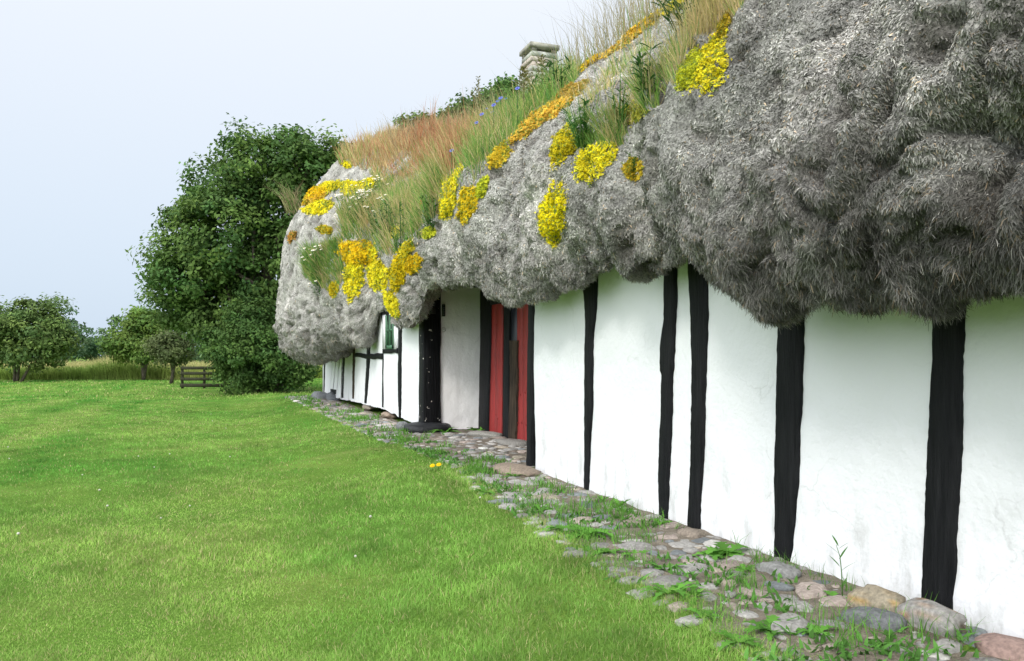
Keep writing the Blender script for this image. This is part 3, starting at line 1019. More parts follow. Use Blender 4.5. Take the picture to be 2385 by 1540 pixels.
# ------------------------------------------------------------------ grass blades
def blades(mb, P, h, w, bend, col, up=None, tip=None):
    n = len(P)
    h = np.broadcast_to(h, (n,)); w = np.broadcast_to(w, (n,))
    up = np.array([0, 0, 1.0]) if up is None else up
    a = rng.random(n) * 2 * math.pi
    b = np.stack([np.cos(a), np.sin(a), 0 * a], -1) * (np.abs(rng.standard_normal(n)) * bend * h)[:, None]
    a2 = a + math.pi / 2 + 0.8 * rng.standard_normal(n)
    s_ = np.stack([np.cos(a2), np.sin(a2), 0 * a2], -1) * (w * 0.5)[:, None]
    p1 = P + up * (h * .55)[:, None] + b * .35
    p2 = P + up * (h * 0.95)[:, None] + b
    V = np.stack([P - s_, P + s_, p1 - s_ * .8, p1 + s_ * .8, p2], 1).reshape(-1, 3)
    i = np.arange(n)[:, None] * 5
    C = np.repeat(col, 5, 0)
    if tip is not None:
        C = C.reshape(n, 5, 3).copy()
        C[:, 4] = tip
        C = C.reshape(-1, 3)
    mb.add(V, [i + np.array([[0, 1, 3, 2]]), i + np.array([[2, 3, 4]])], C)

def lawn_colour(x, y, n):
    P = np.stack([x * 0.45, y * 0.45, x * 0], -1)
    t = np.clip(0.5 + 0.72 * fbm(P, 4, 201) + 0.35 * noise(np.stack([x * 1.5, y * 0.22, x * 0], -1), 205), 0, 1)[:, None]
    Zl = x * SY + y * CY
    t = np.clip(t + (0.20 * noise(np.stack([x * 0.30 + y * 0.1, y * 0.9, x * 0 + 9], -1), 206) * sstep((Zl - 9) / 8))[:, None], 0, 1)
    band = np.sin(2 * math.pi * (x + 0.25 * noise(np.stack([x * 0, y * 0.35, x * 0], -1), 208)) / 1.35)
    t = np.clip(t - 0.06 + (0.34 * band * np.clip(0.6 + noise(np.stack([x * 0.3, y * 0.12, x * 0 + 4], -1), 209), 0, 1))[:, None], 0, 1)
    t = np.clip(t + (0.40 * np.exp(-((x - 0.055 * y + 0.15 * noise(np.stack([x * 0, y * 0.5, x * 0], -1), 212)) / 0.38) ** 2) * sstep((y - 4.5) / 4) * np.clip(0.7 + noise(np.stack([x * 1.1, y * 0.6, x * 0], -1), 213), 0, 1))[:, None], 0, 1)
    deep = np.array([0.098, 0.285, 0.042])
    yel = np.array([0.290, 0.440, 0.098])
    c = deep * (1 - t) + yel * t
    c = c * (0.75 + 0.5 * rng.random((n, 1))) * np.clip(1 + 0.34 * fbm(np.stack([x * 2.3, y * 1.7, x * 0 + 2], -1), 3, 215) + 0.25 * noise(np.stack([x * 9, y * 6, x * 0], -1), 216), 0.55, 1.5)[:, None]
    straw = (rng.random(n) < 0.04 + 0.16 * t[:, 0] ** 2)[:, None]
    return np.where(straw, np.array([0.50, 0.45, 0.22]) * (0.7 + 0.5 * rng.random((n, 1))), c)

def frustum_pts(n, z0, z1, power, margin=140):
    """Ground points in the wedge of lawn before the camera, denser close up."""
    u_ = rng.random(n)
    k = power + 1
    Z = (z0 ** k + u_ * (z1 ** k - z0 ** k)) ** (1 / k)
    px = -margin + (2385 + 2 * margin) * rng.random(n)
    a = (px - CXP) / FPX
    return Z * (SY + a * CY), Z * (CY - a * SY), Z

lm = MB()
for (n, z0, z1, pw, hh, wk) in [(760000, 2.6, 27, -0.9, 0.021, 0.00066), (70000, 25, 58, 0, 0.045, 0.0010)]:
    x, y, Z = frustum_pts(n, z0, z1, pw)
    ok = (x < edge_x(y) + (0.03 + 0.08 * np.clip((9 - y) / 5, 0, 1)) * np.abs(rng.standard_normal(n)) - 0.03) | (y > 21.3)
    ok &= ~((x > W - 0.3) & (y < 21))
    x, y, Z = x[ok], y[ok], Z[ok]
    m = len(x)
    tall = 1 + 0.5 * np.clip(noise(np.stack([x * .8, y * .8, x * 0], -1), 210) , -0.6, 1) + 0.6 * np.clip(noise(np.stack([x * 5, y * 5, x * 0], -1), 211), -0.2, 1) + 0.6 * np.exp(-((edge_x(y) - x) / 0.12) ** 2)
    h = hh * tall * (0.5 + 0.8 * rng.random(m)) * np.where(Z > 24, 1.2, 1)
    w = np.maximum(0.0019, wk * Z) * (0.8 + 0.5 * rng.random(m))
    blades(lm, np.stack([x, y, gz(x, y) - 0.004], -1), h, w, 0.75, lawn_colour(x, y, m))
tag(lm.build('lawn_grass', M['grass']), 'short mown green lawn with paler yellowish streaks', 'grass', kind='stuff')

# ------------------------------------------------------------------ stones
def ico(level):
    import bmesh
    bm = bmesh.new()
    bmesh.ops.create_icosphere(bm, subdivisions=level, radius=1)
    V = np.array([v.co[:] for v in bm.verts])
    F = np.array([[v.index for v in f.verts] for f in bm.faces])
    bm.free()
    return V, F
ICO3, ICO2 = ico(3), ico(2)

def stone_geo(c, r, az, seed, lvl=3, power=2.6, rough=0.16):
    V, F = ICO3 if lvl == 3 else ICO2
    V = V.copy()
    V = np.sign(V) * np.abs(V) ** (2 / power)
    V *= (1 + rough * fbm(V * 1.1 + seed * 7.3, 3, 301) + 0.13 * fbm(V * 3.2 + seed * 3.1, 2, 302))[:, None]
    V = V * np.asarray(r)
    ca, sa = math.cos(az), math.sin(az)
    V = np.stack([V[:, 0] * ca - V[:, 1] * sa, V[:, 0] * sa + V[:, 1] * ca, V[:, 2]], -1)
    return V + np.asarray(c), F

def stone_obj(name, c, r, az, seed, col, label, cat='stone', group=None, mat='stone', lichen=None, parent=None, power=2.6, rough=0.16, lvl=3):
    V, F = stone_geo((0, 0, 0), r, az, seed, lvl, power, rough)
    t = fbm(V / max(r) * 2.2 + seed, 3, 310)
    C = np.asarray(col) * (1 + 0.25 * t)[:, None]
    if lichen is not None:
        k = 0.6 * np.clip((fbm(V / max(r) * 5.5 + seed * 1.7, 4, 312) - 0.20) * 6, 0, 1)[:, None] * (V[:, 2:3] > 0)
        C = C * (1 - k) + np.asarray(lichen) * k
    mb = MB()
    mb.add(V, F, np.clip(C, 0.01, 0.8))
    o = mb.build(name, M[mat], None, smooth=True)
    o.location = c
    return tag(o, label, cat, group)

GREY, PINK, OCHRE, PALE, BLUEG = (0.30, 0.288, 0.268), (0.33, 0.275, 0.24), (0.31, 0.27, 0.215), (0.38, 0.365, 0.34), (0.185, 0.20, 0.205)
def ground_hit(px, py, z=0.0):
    d = ray(px, py)
    k = (z - EYE) / d[2]
    return np.array([d[0] * k, d[1] * k, z])

BIG = [  # name, centre px, radii (x, y, z), turn, colour, label
    ('foundation_stone', (2172, 1452), (0.08, 0.13, 0.075), 0.15, GREY, 'large angular boulder with rusty orange lichen under the nearest black post', (0.42, 0.20, 0.05), -0.01),
    ('foundation_stone', (2040, 1412), (0.06, 0.12, 0.07), 0.2, (0.30, 0.26, 0.19), 'rounded ochre boulder with yellow lichen against the foot of the white wall', (0.45, 0.27, 0.06), 0.0),
    ('foundation_stone', (2035, 1448), (0.06, 0.105, 0.05), 0.5, (0.16, 0.165, 0.17), 'flat dark grey slab in front of the yellow-lichened boulder', None, 0.0),
    ('foundation_stone', (1815, 1335), (0.07, 0.10, 0.05), 0.2, (0.24, 0.24, 0.23), 'grey stone under the second nearest black post', None, -0.01),
    ('foundation_stone', (1606, 1247), (0.06, 0.10, 0.04), 0.1, (0.25, 0.21, 0.17), 'brownish stone under the third post from the right', None, -0.01),
    ('foundation_stone', (1195, 1098), (0.13, 0.30, 0.05), 0.2, (0.25, 0.20, 0.155), 'broad smooth brown boulder at the corner beside the red doors', None, 0.0),
    ('threshold_stone', (1128, 1014), (0.13, 0.26, 0.05), 0.5, (0.30, 0.29, 0.26), 'flat pale slab in front of the left red door', None, 0.0),
    ('threshold_stone', (1195, 1032), (0.15, 0.24, 0.04), 0.3, (0.23, 0.22, 0.20), 'low grey slab under the rough weathered upright between the red doors', None, 0.0),
    ('foundation_stone', (938, 996), (0.08, 0.15, 0.07), 0.1, (0.17, 0.175, 0.175), 'dark grey rounded stone left of the black porch post', None, 0.02),
    ('foundation_stone', (962, 1000), (0.09, 0.13, 0.06), 0.1, (0.36, 0.27, 0.19), 'small tan stone touching the black footing of the porch post', None, 0.02),
    ('foundation_stone', (745, 926), (0.20, 0.30, 0.14), 0.0, (0.17, 0.18, 0.19), 'blue-grey boulder at the far corner of the house', None, -0.02),
    ('foundation_stone', (778, 926), (0.16, 0.45, 0.12), 0.0, (0.16, 0.17, 0.18), 'dark boulder below the leaning white boards', None, 0.02),
    ('foundation_stone', (2360, 1530), (0.09, 0.12, 0.06), 0.2, (0.30, 0.21, 0.18), 'reddish stone under the broken wall foot at the right edge', None, -0.03),
    ('foundation_stone', (905, 967), (0.10, 0.30, 0.06), 0.0, (0.33, 0.26, 0.20), 'tan stone at the wall foot below the green window', None, 0.03),
    ('foundation_stone', (860, 947), (0.10, 0.35, 0.06), 0.0, (0.30, 0.26, 0.21), 'pale brown stone at the wall foot left of the green window', None, 0.06),
]
occupied = []
for k, (nm, (px, py), r, az, col, lab, lich, zc) in enumerate(BIG):
    c = ground_hit(px, py, zc + r[2] * 0.3)
    stone_obj(nm, c, r, az, 40 + k * 3, col, lab, 'stone', lichen=lich, power=2.5, rough=0.34)
    occupied.append((c[0], c[1], max(r[0], r[1]) * 0.85))
c = np.array([W + 0.05, ypl0 + 0.06, 0.045])
stone_obj('footing_stone', c, (0.31, 0.24, 0.085), 0.1, 5, (0.014, 0.015, 0.017), 'black tarred footing stone under the broad porch post', 'stone', mat='blackstone', power=2.8, rough=0.14)
occupied.append((c[0], c[1], 0.33))

cand = []
tries = 0
pts_xy = list(occupied)
cell = {}
def near_ok(x, y, r):
    for dx in range(-2, 3):
        for dy in range(-2, 3):
            for (a, b, q) in cell.get((int(x / 0.25) + dx, int(y / 0.25) + dy), ()):
                if (a - x) ** 2 + (b - y) ** 2 < (0.80 * (q + r)) ** 2:
                    return False
    return True
for (a, b, q) in pts_xy:
    cell.setdefault((int(a / 0.25), int(b / 0.25)), []).append((a, b, q))
R = np.random.default_rng(21)
for rr, n in ((0.092, 170), (0.070, 800), (0.052, 3000), (0.037, 8000), (0.025, 11000)):
    for _ in range(n):
        y = R.uniform(0.8, 21.0)
        xe = float(np.interp(y, EDGE[:, 0], EDGE[:, 1]))
        xmax = W + 0.7 if 6.7 < y < 10.0 else W - 0.02
        x = R.uniform(xe - 0.06, xmax)
        r = rr * R.uniform(0.8, 1.2)
        if x > xmax - r * 0.5:
            continue
        d = (x - xe)
        if R.random() < 0.5 * math.exp(-max(d, 0) / 0.2):
            continue
        if not near_ok(x, y, r):
            continue
        cell.setdefault((int(x / 0.25), int(y / 0.25)), []).append((x, y, r))
        cand.append((x, y, r))
def dscore(t):
    Z = t[0] * SY + t[1] * CY
    px, py, _ = project(np.array([t[0], t[1], 0.0]))
    off = px < -20 or px > 2400 or py > 1560
    return -(t[2] / max(Z, 1)) * (0.001 if off else 1)
cand.sort(key=dscore)
KIND = [('grey', GREY), ('pinkish', PINK), ('ochre brown', OCHRE), ('pale whitish', PALE), ('dark blue-grey', BLUEG)]
rest = MB()
for k, (x, y, r) in enumerate(cand):
    kind, col = KIND[R.choice(5, p=[0.48, 0.12, 0.14, 0.16, 0.10])]
    asp = R.uniform(0.6, 1.0)
    rv = (r * R.uniform(0.95, 1.3), r * asp, r * R.uniform(0.26, 0.42))
    z = float(gz(x, y)) - 0.12 * r + R.uniform(-0.008, 0.01)
    cj = np.array(col) * R.uniform(0.75, 1.25)
    az = R.uniform(0, math.pi)
    if k < 300:
        stone_obj('cobblestone', (x, y, z), rv, az, k * 1.3, cj, f'{kind} rounded cobble set in the weedy strip along the white wall', 'cobblestone', f'{kind} cobbles along the house wall', lvl=3 if k < 120 else 2, power=float(R.uniform(2.0, 2.8)), rough=0.30)
    else:
        V, F = stone_geo((x, y, z), rv, az, k * 1.3, 2)
        rest.add(V, F, np.clip(cj * (1 + 0.2 * R.standard_normal()), 0.03, 0.6))
tag(rest.build('small_cobbles', M['stone'], smooth=True), 'small cobbles filling the far part of the strip along the wall', 'cobbles', kind='stuff')

# ------------------------------------------------------------------ path plants
pg = MB()
n = 28000
y = 0.9 + 20 * rng.random(n) ** 1.7
xe = edge_x(y)
x = xe - 0.05 + (W - 0.02 - xe) * rng.random(n)
dens = np.clip(fbm(np.stack([x * 4.2, y * 4.2, x * 0], -1), 3, 401) * 2.6 + 0.30 - 0.75 * sstep((y - 6) / 4) - 0.6 * np.clip((x - xe) / (W - xe) - 0.25, 0, 1), 0, 1)
ok = rng.random(n) < dens
x, y = x[ok], y[ok]
m = len(x)
cg = np.array([0.115, 0.270, 0.042]) * (0.65 + 0.8 * rng.random((m, 1)))
blades(pg, np.stack([x, y, gz(x, y) + 0.004], -1), 0.03 + 0.085 * rng.random(m) ** 1.8, np.maximum(0.003, 0.0009 * (x * SY + y * CY)), 0.8, cg)
n = 9500
y = 0.9 + 12 * rng.random(n) ** 1.7
xe = edge_x(y)
x = xe - 0.1 + (W - xe) * rng.random(n)
ok = fbm(np.stack([x * 3.4 + 5, y * 3.4, x * 0], -1), 3, 404) + 0.25 * rng.standard_normal(n) * 0.5 > 0.20 + 0.25 * (x - xe)
x, y = x[ok], y[ok]
m = len(x)
blades(pg, np.stack([x, y, gz(x, y) + 0.012], -1), 0.016 + 0.022 * rng.random(m), 0.012 + 0.008 * rng.random(m), 1.3, np.array([0.095, 0.235, 0.045]) * (0.6 + 0.8 * rng.random((m, 1))))
tag(pg.build('path_grass', M['grass']), 'tufts of grass growing between the cobbles', 'grass', kind='stuff')

def leaf_strip(mb, base, az, length, width, arch, col, lobed=True, up0=0.5):
    n = 9
    t = np.linspace(0, 1, n)
    hd = np.array([math.cos(az), math.sin(az), 0])
    sd_ = np.array([-math.sin(az), math.cos(az), 0])
    mid = base + hd * (length * t)[:, None] * 0.95
    mid[:, 2] += length * (up0 * t - arch * t ** 2)
    prof = np.sin(np.pi * np.clip(t, 0, 1) ** 0.75) ** 0.8 * width / 2
    if lobed:
        prof = prof * (1 + 0.45 * np.where(np.arange(n) % 2, 1, -1))
    prof[0] = width * 0.06
    prof[-1] = 0.0005
    dip = 0.25 * prof
    L = mid + sd_ * prof[:, None] + np.array([0, 0, 1]) * dip[:, None]
    Rr = mid - sd_ * prof[:, None] + np.array([0, 0, 1]) * dip[:, None]
    G = np.stack([L, mid, Rr], 1)
    mb.grid(G, col)

def rosette(px, py, size, nl, label, col=(0.110, 0.290, 0.038), wide=0.26, group=None, z=0.0, up=0.55, name='leafy_weed'):
    c = ground_hit(px, py, z)
    mb = MB()
    for k in range(nl):
        az = 2 * math.pi * k / nl + random.uniform(-0.4, 0.4)
        s_ = size * random.uniform(0.75, 1.3)
        cc = np.array(col) * random.uniform(0.7, 1.35)
        leaf_strip(mb, np.array([0, 0, 0.004]) + 0.008 * np.array([math.cos(az), math.sin(az), 0]), az, s_, s_ * wide, random.uniform(0.35, 0.65), cc, True, up + random.uniform(-0.2, 0.3))
    o = mb.build(name, M['leaf'], None)
    o.location = c
    tag(o, label, 'weed', group)
    return o
WG = 'leafy weeds between the cobbles'
for a in [
    (1365, 1250, 0.17, 16, 'big jagged dandelion rosette in the cobbles in front of the narrow pair of posts'),
    (1312, 1238, 0.12, 12, 'jagged dandelion rosette just left of the biggest rosette'),
    (1690, 1292, 0.11, 12, 'broad-leaved green weed at the wall foot between the second and third nearest posts', 0.6),
    (1660, 1300, 0.09, 9, 'low leafy weed beside the broad-leaved weed at the wall foot', 0.5),
    (1560, 1388, 0.13, 12, 'long-leaved weed among grey cobbles near the lawn edge', 0.2),
    (1615, 1392, 0.12, 10, 'sprawling long-leaved weed right of a similar one near the lawn edge', 0.2),
    (1036, 1009, 0.22, 12, 'dock-like weed at the foot of the black porch post', 0.2),
    (1112, 1008, 0.17, 9, 'light green weed at the foot of the porch side wall', 0.35),
    (1255, 1190, 0.11, 10, 'small leafy weed in the middle of the cobbles past the brown boulder'),
    (1200, 1112, 0.13, 10, 'leafy weed in front of the broad brown boulder'),
    (1402, 1170, 0.06, 7, 'seedling against the white wall right of a thin black post', 0.35, 1.1),
    (1443, 1182, 0.07, 7, 'upright seedling against the white wall, second from the thin post', 0.35, 1.1),
    (1540, 1222, 0.08, 8, 'round-leaved weed at the foot of the narrower of the paired posts', 0.5),
    (1735, 1330, 0.06, 9, 'small parsley-like weed near the wall between the two nearest bays', 0.4),
    (1640, 1440, 0.07, 10, 'low weed cushion near the lawn edge at the bottom', 0.4),
    (1800, 1475, 0.09, 12, 'leafy weed at the bottom among grey cobbles left of the grass tufts', 0.35),
    (1900, 1480, 0.08, 11, 'leafy weed in front of the dark grey slab', 0.35),
    (1720, 1500, 0.08, 10, 'leafy weed at the bottom edge of the lawn', 0.3),
    (1130, 1150, 0.12, 10, 'leafy weed at the lawn edge across from the brown boulder'),
    (1480, 1300, 0.09, 11, 'leafy weed between cobbles under the paired posts', 0.35),
    (1420, 1290, 0.09, 10, 'leafy weed right of the biggest rosette', 0.4),
    (1550, 1330, 0.09, 10, 'leafy weed in mid strip between the biggest rosette and the near bay', 0.4),
    (1945, 1398, 0.06, 8, 'tuft of leaves at the base of the spindly stem', 0.35),
]:
    px, py, s_, nl, lab = a[:5]
    rosette(px, py, s_, nl, lab, wide=a[5] if len(a) > 5 else 0.26, up=a[6] if len(a) > 6 else 0.5, group=WG)

# spindly stem before the wall
c = ground_hit(1962, 1402, 0.0)
mb = MB()
sp = np.array([(0, 0, 0), (0.004, 0.006, 0.06), (-0.004, 0.0, 0.12), (0.006, 0.02, 0.18), (0.0, 0.035, 0.225)])
mb.tube(sp, [0.0028, 0.0025, 0.0022, 0.0018, 0.001], 5, (0.07, 0.17, 0.03))
for (t, az, ln) in [(0.05, 0.4, 0.05), (0.08, 2.5, 0.05), (0.12, -0.8, 0.06), (0.14, 1.9, 0.05), (0.17, 0.2, 0.06), (0.19, 2.8, 0.07), (0.21, -1.2, 0.05), (0.222, 1.4, 0.05)]:
    leaf_strip(mb, np.array([0, 0.02 * t / 0.2, t]), az, ln, 0.009, 0.15, np.array([0.07, 0.18, 0.03]), False, 0.9)
o = mb.build('spindly_weed', M['leaf'])
o.location = c
tag(o, 'tall spindly weed stem standing before the white wall between the two nearest posts', 'weed')

def daisy_geo(mb, c, r, colp, colc, nrm=np.array([0, 0, 1.0]), np_=8):
    a = unit(np.cross(nrm, np.array([0.3, 0.9, 0.2])))
    b = np.cross(nrm, a)
    for k in range(np_):
        t = 2 * math.pi * k / np_
        d = a * math.cos(t) + b * math.sin(t)
        e = -a * math.sin(t) + b * math.cos(t)
        mb.add(np.array([c, c + d * r * .6 + e * r * .28, c + d * r + nrm * r * .1, c + d * r * .6 - e * r * .28]), np.array([(0, 1, 2, 3)]), colp)
    V, F = ICO2
    mb.add(V[:42] * 0 + c if False else V * r * 0.28 + c + nrm * r * 0.08, F, colc)

for (px, py, lab) in [(1006, 1101, 'yellow dandelion flower on the lawn edge, left of a pair'), (1021, 1099, 'yellow dandelion flower on the lawn edge, right of a pair')]:
    g0 = ground_hit(px, py + 6, -0.03)
    g0[2] = float(gz(g0[0], g0[1]))
    fl = empty('dandelion', g0, lab, 'flower', 'dandelions on the lawn')
    mb = MB()
    mb.tube(np.array([g0, g0 + (0, 0, 0.03), g0 + (0.004, 0, 0.055)]), 0.003, 5, (0.09, 0.2, 0.04))
    mb.build('stem', M['leaf'], fl)
    mb = MB()
    for q in range(2):
        daisy_geo(mb, g0 + np.array([0.004, 0, 0.055 + 0.006 * q]), 0.026 - 0.008 * q, (0.85, 0.55, 0.01), (0.80, 0.45, 0.01), unit(np.array([-0.3, -0.5, 1.0])), 13)
    mb.build('flower_head', M['petal'], fl)

# white clover heads scattered on the left lawn
for k in range(20):
    px, py = random.uniform(0, 620), random.choice([random.uniform(1040, 1420), random.uniform(940, 1040)])
    if k > 16:
        px, py = random.uniform(600, 1350), random.uniform(1150, 1400)
    g0 = ground_hit(px, py, -0.12)
    g0[2] = float(gz(g0[0], g0[1]))
    mb = MB()
    zt_ = 0.04 + 0.02 * random.random()
    mb.tube(np.array([(0, 0, 0), (0.002, 0, zt_ * .6), (0.004, 0, zt_)]), 0.0015, 4, (0.09, 0.2, 0.04))
    V, F = ICO2
    V = V * (1 + 0.25 * noise(V * 3 + k, 7))[:, None]
    mb.add(V * np.array([0.008, 0.008, 0.007]) * random.uniform(0.8, 1.2) + (0.004, 0, zt_ + 0.006), F, (0.62, 0.60, 0.52))
    o = mb.build('clover_flower', M['petal'])
    o.location = g0
    tag(o, 'small white clover head dotted in the mown lawn', 'clover flower', 'white clover heads in the lawn')

# ------------------------------------------------------------------ vegetation on the roof
D1 = [(800, 345), (905, 318), (1110, 238), (1300, 120), (1480, -60), (1640, -60), (1545, 20), (1450, 95), (1365, 155), (1290, 255), (1210, 310), (1160, 365), (1100, 440), (1040, 490), (1000, 545), (960, 585), (900, 605), (845, 600), (800, 565), (790, 500), (880, 440), (860, 400), (790, 385)]
D2 = [(1640, 5), (1690, -60), (1735, -60), (1725, 30), (1690, 70), (1600, 130), (1570, 210), (1500, 290), (1440, 300), (1425, 290), (1420, 270), (1500, 205), (1590, 120)]
D3 = [(1320, 310), (1440, 280), (1470, 330), (1400, 370), (1340, 350)]
D4 = [(705, 610), (760, 575), (800, 570), (800, 640), (785, 690), (740, 672), (712, 650)]
RED = [(880, 345), (1000, 290), (1110, 262), (1120, 330), (1060, 405), (960, 430), (880, 410)]
BRN = [(790, 345), (905, 318), (960, 330), (900, 400), (800, 395)]
sel = (pz_ > 2) & (facing > -0.1)
def roof_points(n, poly, extra=None):
    ok = sel & inpoly(px_, py_, poly)
    idx = np.where(ok)[0]
    w_ = area[idx] / np.maximum(pz_[idx], 2) ** 1.5
    k = rng.choice(idx, n, p=w_ / w_.sum())
    u, v = rng.random((n, 1)), rng.random((n, 1))
    P = q0[k] * (1 - u) * (1 - v) + q1[k] * u * (1 - v) + q2[k] * u * v + q3[k] * (1 - u) * v
    return P, fn[k]

# stonecrop cushions: (centre px, radii px, tilt, colour, label)
YEL, ORG, LIM = (0.92, 0.78, 0.03), (0.90, 0.60, 0.09), (0.62, 0.64, 0.04)
SED = [
    ((1657, 148), (30, 60), 22, YEL, 'large bright yellow stonecrop cushion high on the near roof, right of a lime one'),
    ((1608, 163), (22, 42), 35, LIM, 'lime yellow stonecrop cushion touching the largest one high on the near roof'),
    ((1312, 338), (24, 36), 20, (0.73, 0.61, 0.022), 'yellow stonecrop cushion upper left of a similar one mid roof'),
    ((1388, 374), (46, 27), -38, YEL, 'bright yellow slanted stonecrop cushion in the ledge mid roof'),
    ((1474, 398), (16, 20), 20, (0.62, 0.45, 0.03), 'small yellow stonecrop beside green and red herbs on bare thatch'),
    ((1286, 500), (23, 60), 8, (0.92, 0.77, 0.012), 'tall golden stonecrop patch hanging alone on bare grey thatch above the red doors'),
    ((1065, 440), (28, 48), 25, YEL, 'ragged yellow stonecrop below the red sorrel'),
    ((1090, 475), (16, 34), 5, (0.86, 0.64, 0.022), 'hanging golden stonecrop tongue below the ragged yellow one'),
    ((1042, 480), (12, 26), 25, YEL, 'narrow yellow stonecrop left of the hanging golden tongue'),
    ((1122, 440), (10, 20), 25, LIM, 'small lime stonecrop at the edge of the bare bulge'),
    ((830, 592), (34, 24), -10, (0.9, 0.61, 0.015), 'orange-yellow stonecrop mat on top of the left lobe above the far wall'),
    ((824, 645), (19, 38), 5, YEL, 'yellow stonecrop hanging down the left lobe above the far wall'),
    ((868, 590), (10, 14), 10, YEL, 'small yellow stonecrop right of the orange-yellow mat'),
    ((881, 640), (20, 32), -8, YEL, 'yellow stonecrop hanging in the middle above the far wall'),
    ((928, 632), (16, 44), 15, (0.72, 0.56, 0.012), 'long yellow stonecrop running down the right lobe by the window'),
    ((962, 614), (16, 18), 20, (0.74, 0.52, 0.012), 'round yellow stonecrop high on the lobe left of the porch'),
    ((946, 585), (12, 22), 30, (0.73, 0.61, 0.03), 'thin yellow stonecrop above the round one left of the porch'),
    ((914, 708), (12, 27), -20, YEL, 'lowest yellow stonecrop drooping over the green window'),
    ((852, 432), (30, 11), -14, YEL, 'yellow stonecrop band at the right end of the far crown row'),
    ((812, 440), (18, 13), -5, YEL, 'yellow stonecrop in the middle of the far crown row'),
    ((766, 436), (26, 8), -16, YEL, 'narrow yellow stonecrop left of the middle one in the far crown row'),
    ((728, 452), (30, 12), -18, (0.76, 0.52, 0.012), 'yellow stonecrop on the far hip above an orange one'),
    ((728, 463), (32, 8), -18, ORG, 'orange stonecrop strip on the far hip'),
    ((745, 483), (27, 12), -10, YEL, 'bright yellow stonecrop pillow below the orange strip on the far hip'),
    ((698, 448), (6, 22), 20, (0.66, 0.48, 0.02), 'yellow stonecrop on the silhouette of the far hip'),
    ((670, 502), (5, 12), 25, ORG, 'tiny orange stonecrop on the outline of the far hip below the grass tuft'),
    ((757, 536), (15, 8), -5, (0.62, 0.47, 0.02), 'small isolated yellow stonecrop on the bare far hip'),
    ((680, 552), (6, 10), 20, (0.50, 0.26, 0.05), 'tiny rusty stonecrop on the bare far hip'),
    ((778, 674), (9, 15), 5, (0.66, 0.52, 0.02), 'small yellow stonecrop under the white daisy bush'),
    ((809, 385), (8, 6), 0, YEL, 'small yellow stonecrop among brown grass on the far crown'),
    ((921, 540), (10, 11), 10, YEL, 'small yellow stonecrop in green grass below the sorrel'),
    ((998, 541), (12, 10), -25, LIM, 'small yellow-green stonecrop at the top edge of the porch lobe'),
    ((1550, 12), (46, 15), -28, YEL, 'yellow stonecrop at the top edge of the photo on the ridge ledge'),
    ((1490, 55), (56, 15), -34, (0.81, 0.56, 0.045), 'orange-yellow stonecrop band just below the topmost one on the ledge'),
    ((1430, 100), (56, 15), -34, ORG, 'orange stonecrop band in the middle of the ridge ledge'),
    ((1375, 147), (34, 17), -30, (0.84, 0.61, 0.03), 'golden stonecrop at the lower end of the ridge ledge band'),
    ((1288, 256), (42, 14), -25, ORG, 'orange stonecrop on top of the bare bulge'),
    ((1232, 290), (40, 13), -40, ORG, 'orange stonecrop strip down the upper rim of the bare bulge'),
    ((1330, 214), (32, 13), -30, (0.55, 0.38, 0.08), 'faded orange stonecrop above the bare bulge'),
    ((1165, 362), (14, 24), 35, (0.79, 0.59, 0.045), 'golden stonecrop low on the rim of the bare bulge'),
    ((1470, 265), (26, 18), -20, (0.46, 0.44, 0.06), 'pale yellow stonecrop hidden in dry grass mid roof'),
    ((1688, 55), (8, 30), 25, (0.62, 0.46, 0.04), 'thin yellow stonecrop on the dark edge above the largest cushion'),
]

def on_sedum(X, Y):
    hit = np.zeros(X.shape, bool)
    for (c, r, tilt, *_) in SED:
        ta = math.radians(-tilt)
        for dy in (0, 14, 28, 42, 56) if c[0] > 1150 else (0, 14, 28):
            a = (X - c[0]) * math.cos(ta) - (Y - dy - c[1]) * math.sin(ta)
            b = (X - c[0]) * math.sin(ta) + (Y - dy - c[1]) * math.cos(ta)
            hit |= (a / (r[0] * 1.05)) ** 2 + (b / (r[1] * 1.05)) ** 2 < 1
    return hit
UPV = np.array([0, 0, 1.0])
def tuft_up(nrm):
    return unit(UPV * 0.9 + nrm * 0.35 + 0.16 * rng.standard_normal(nrm.shape))

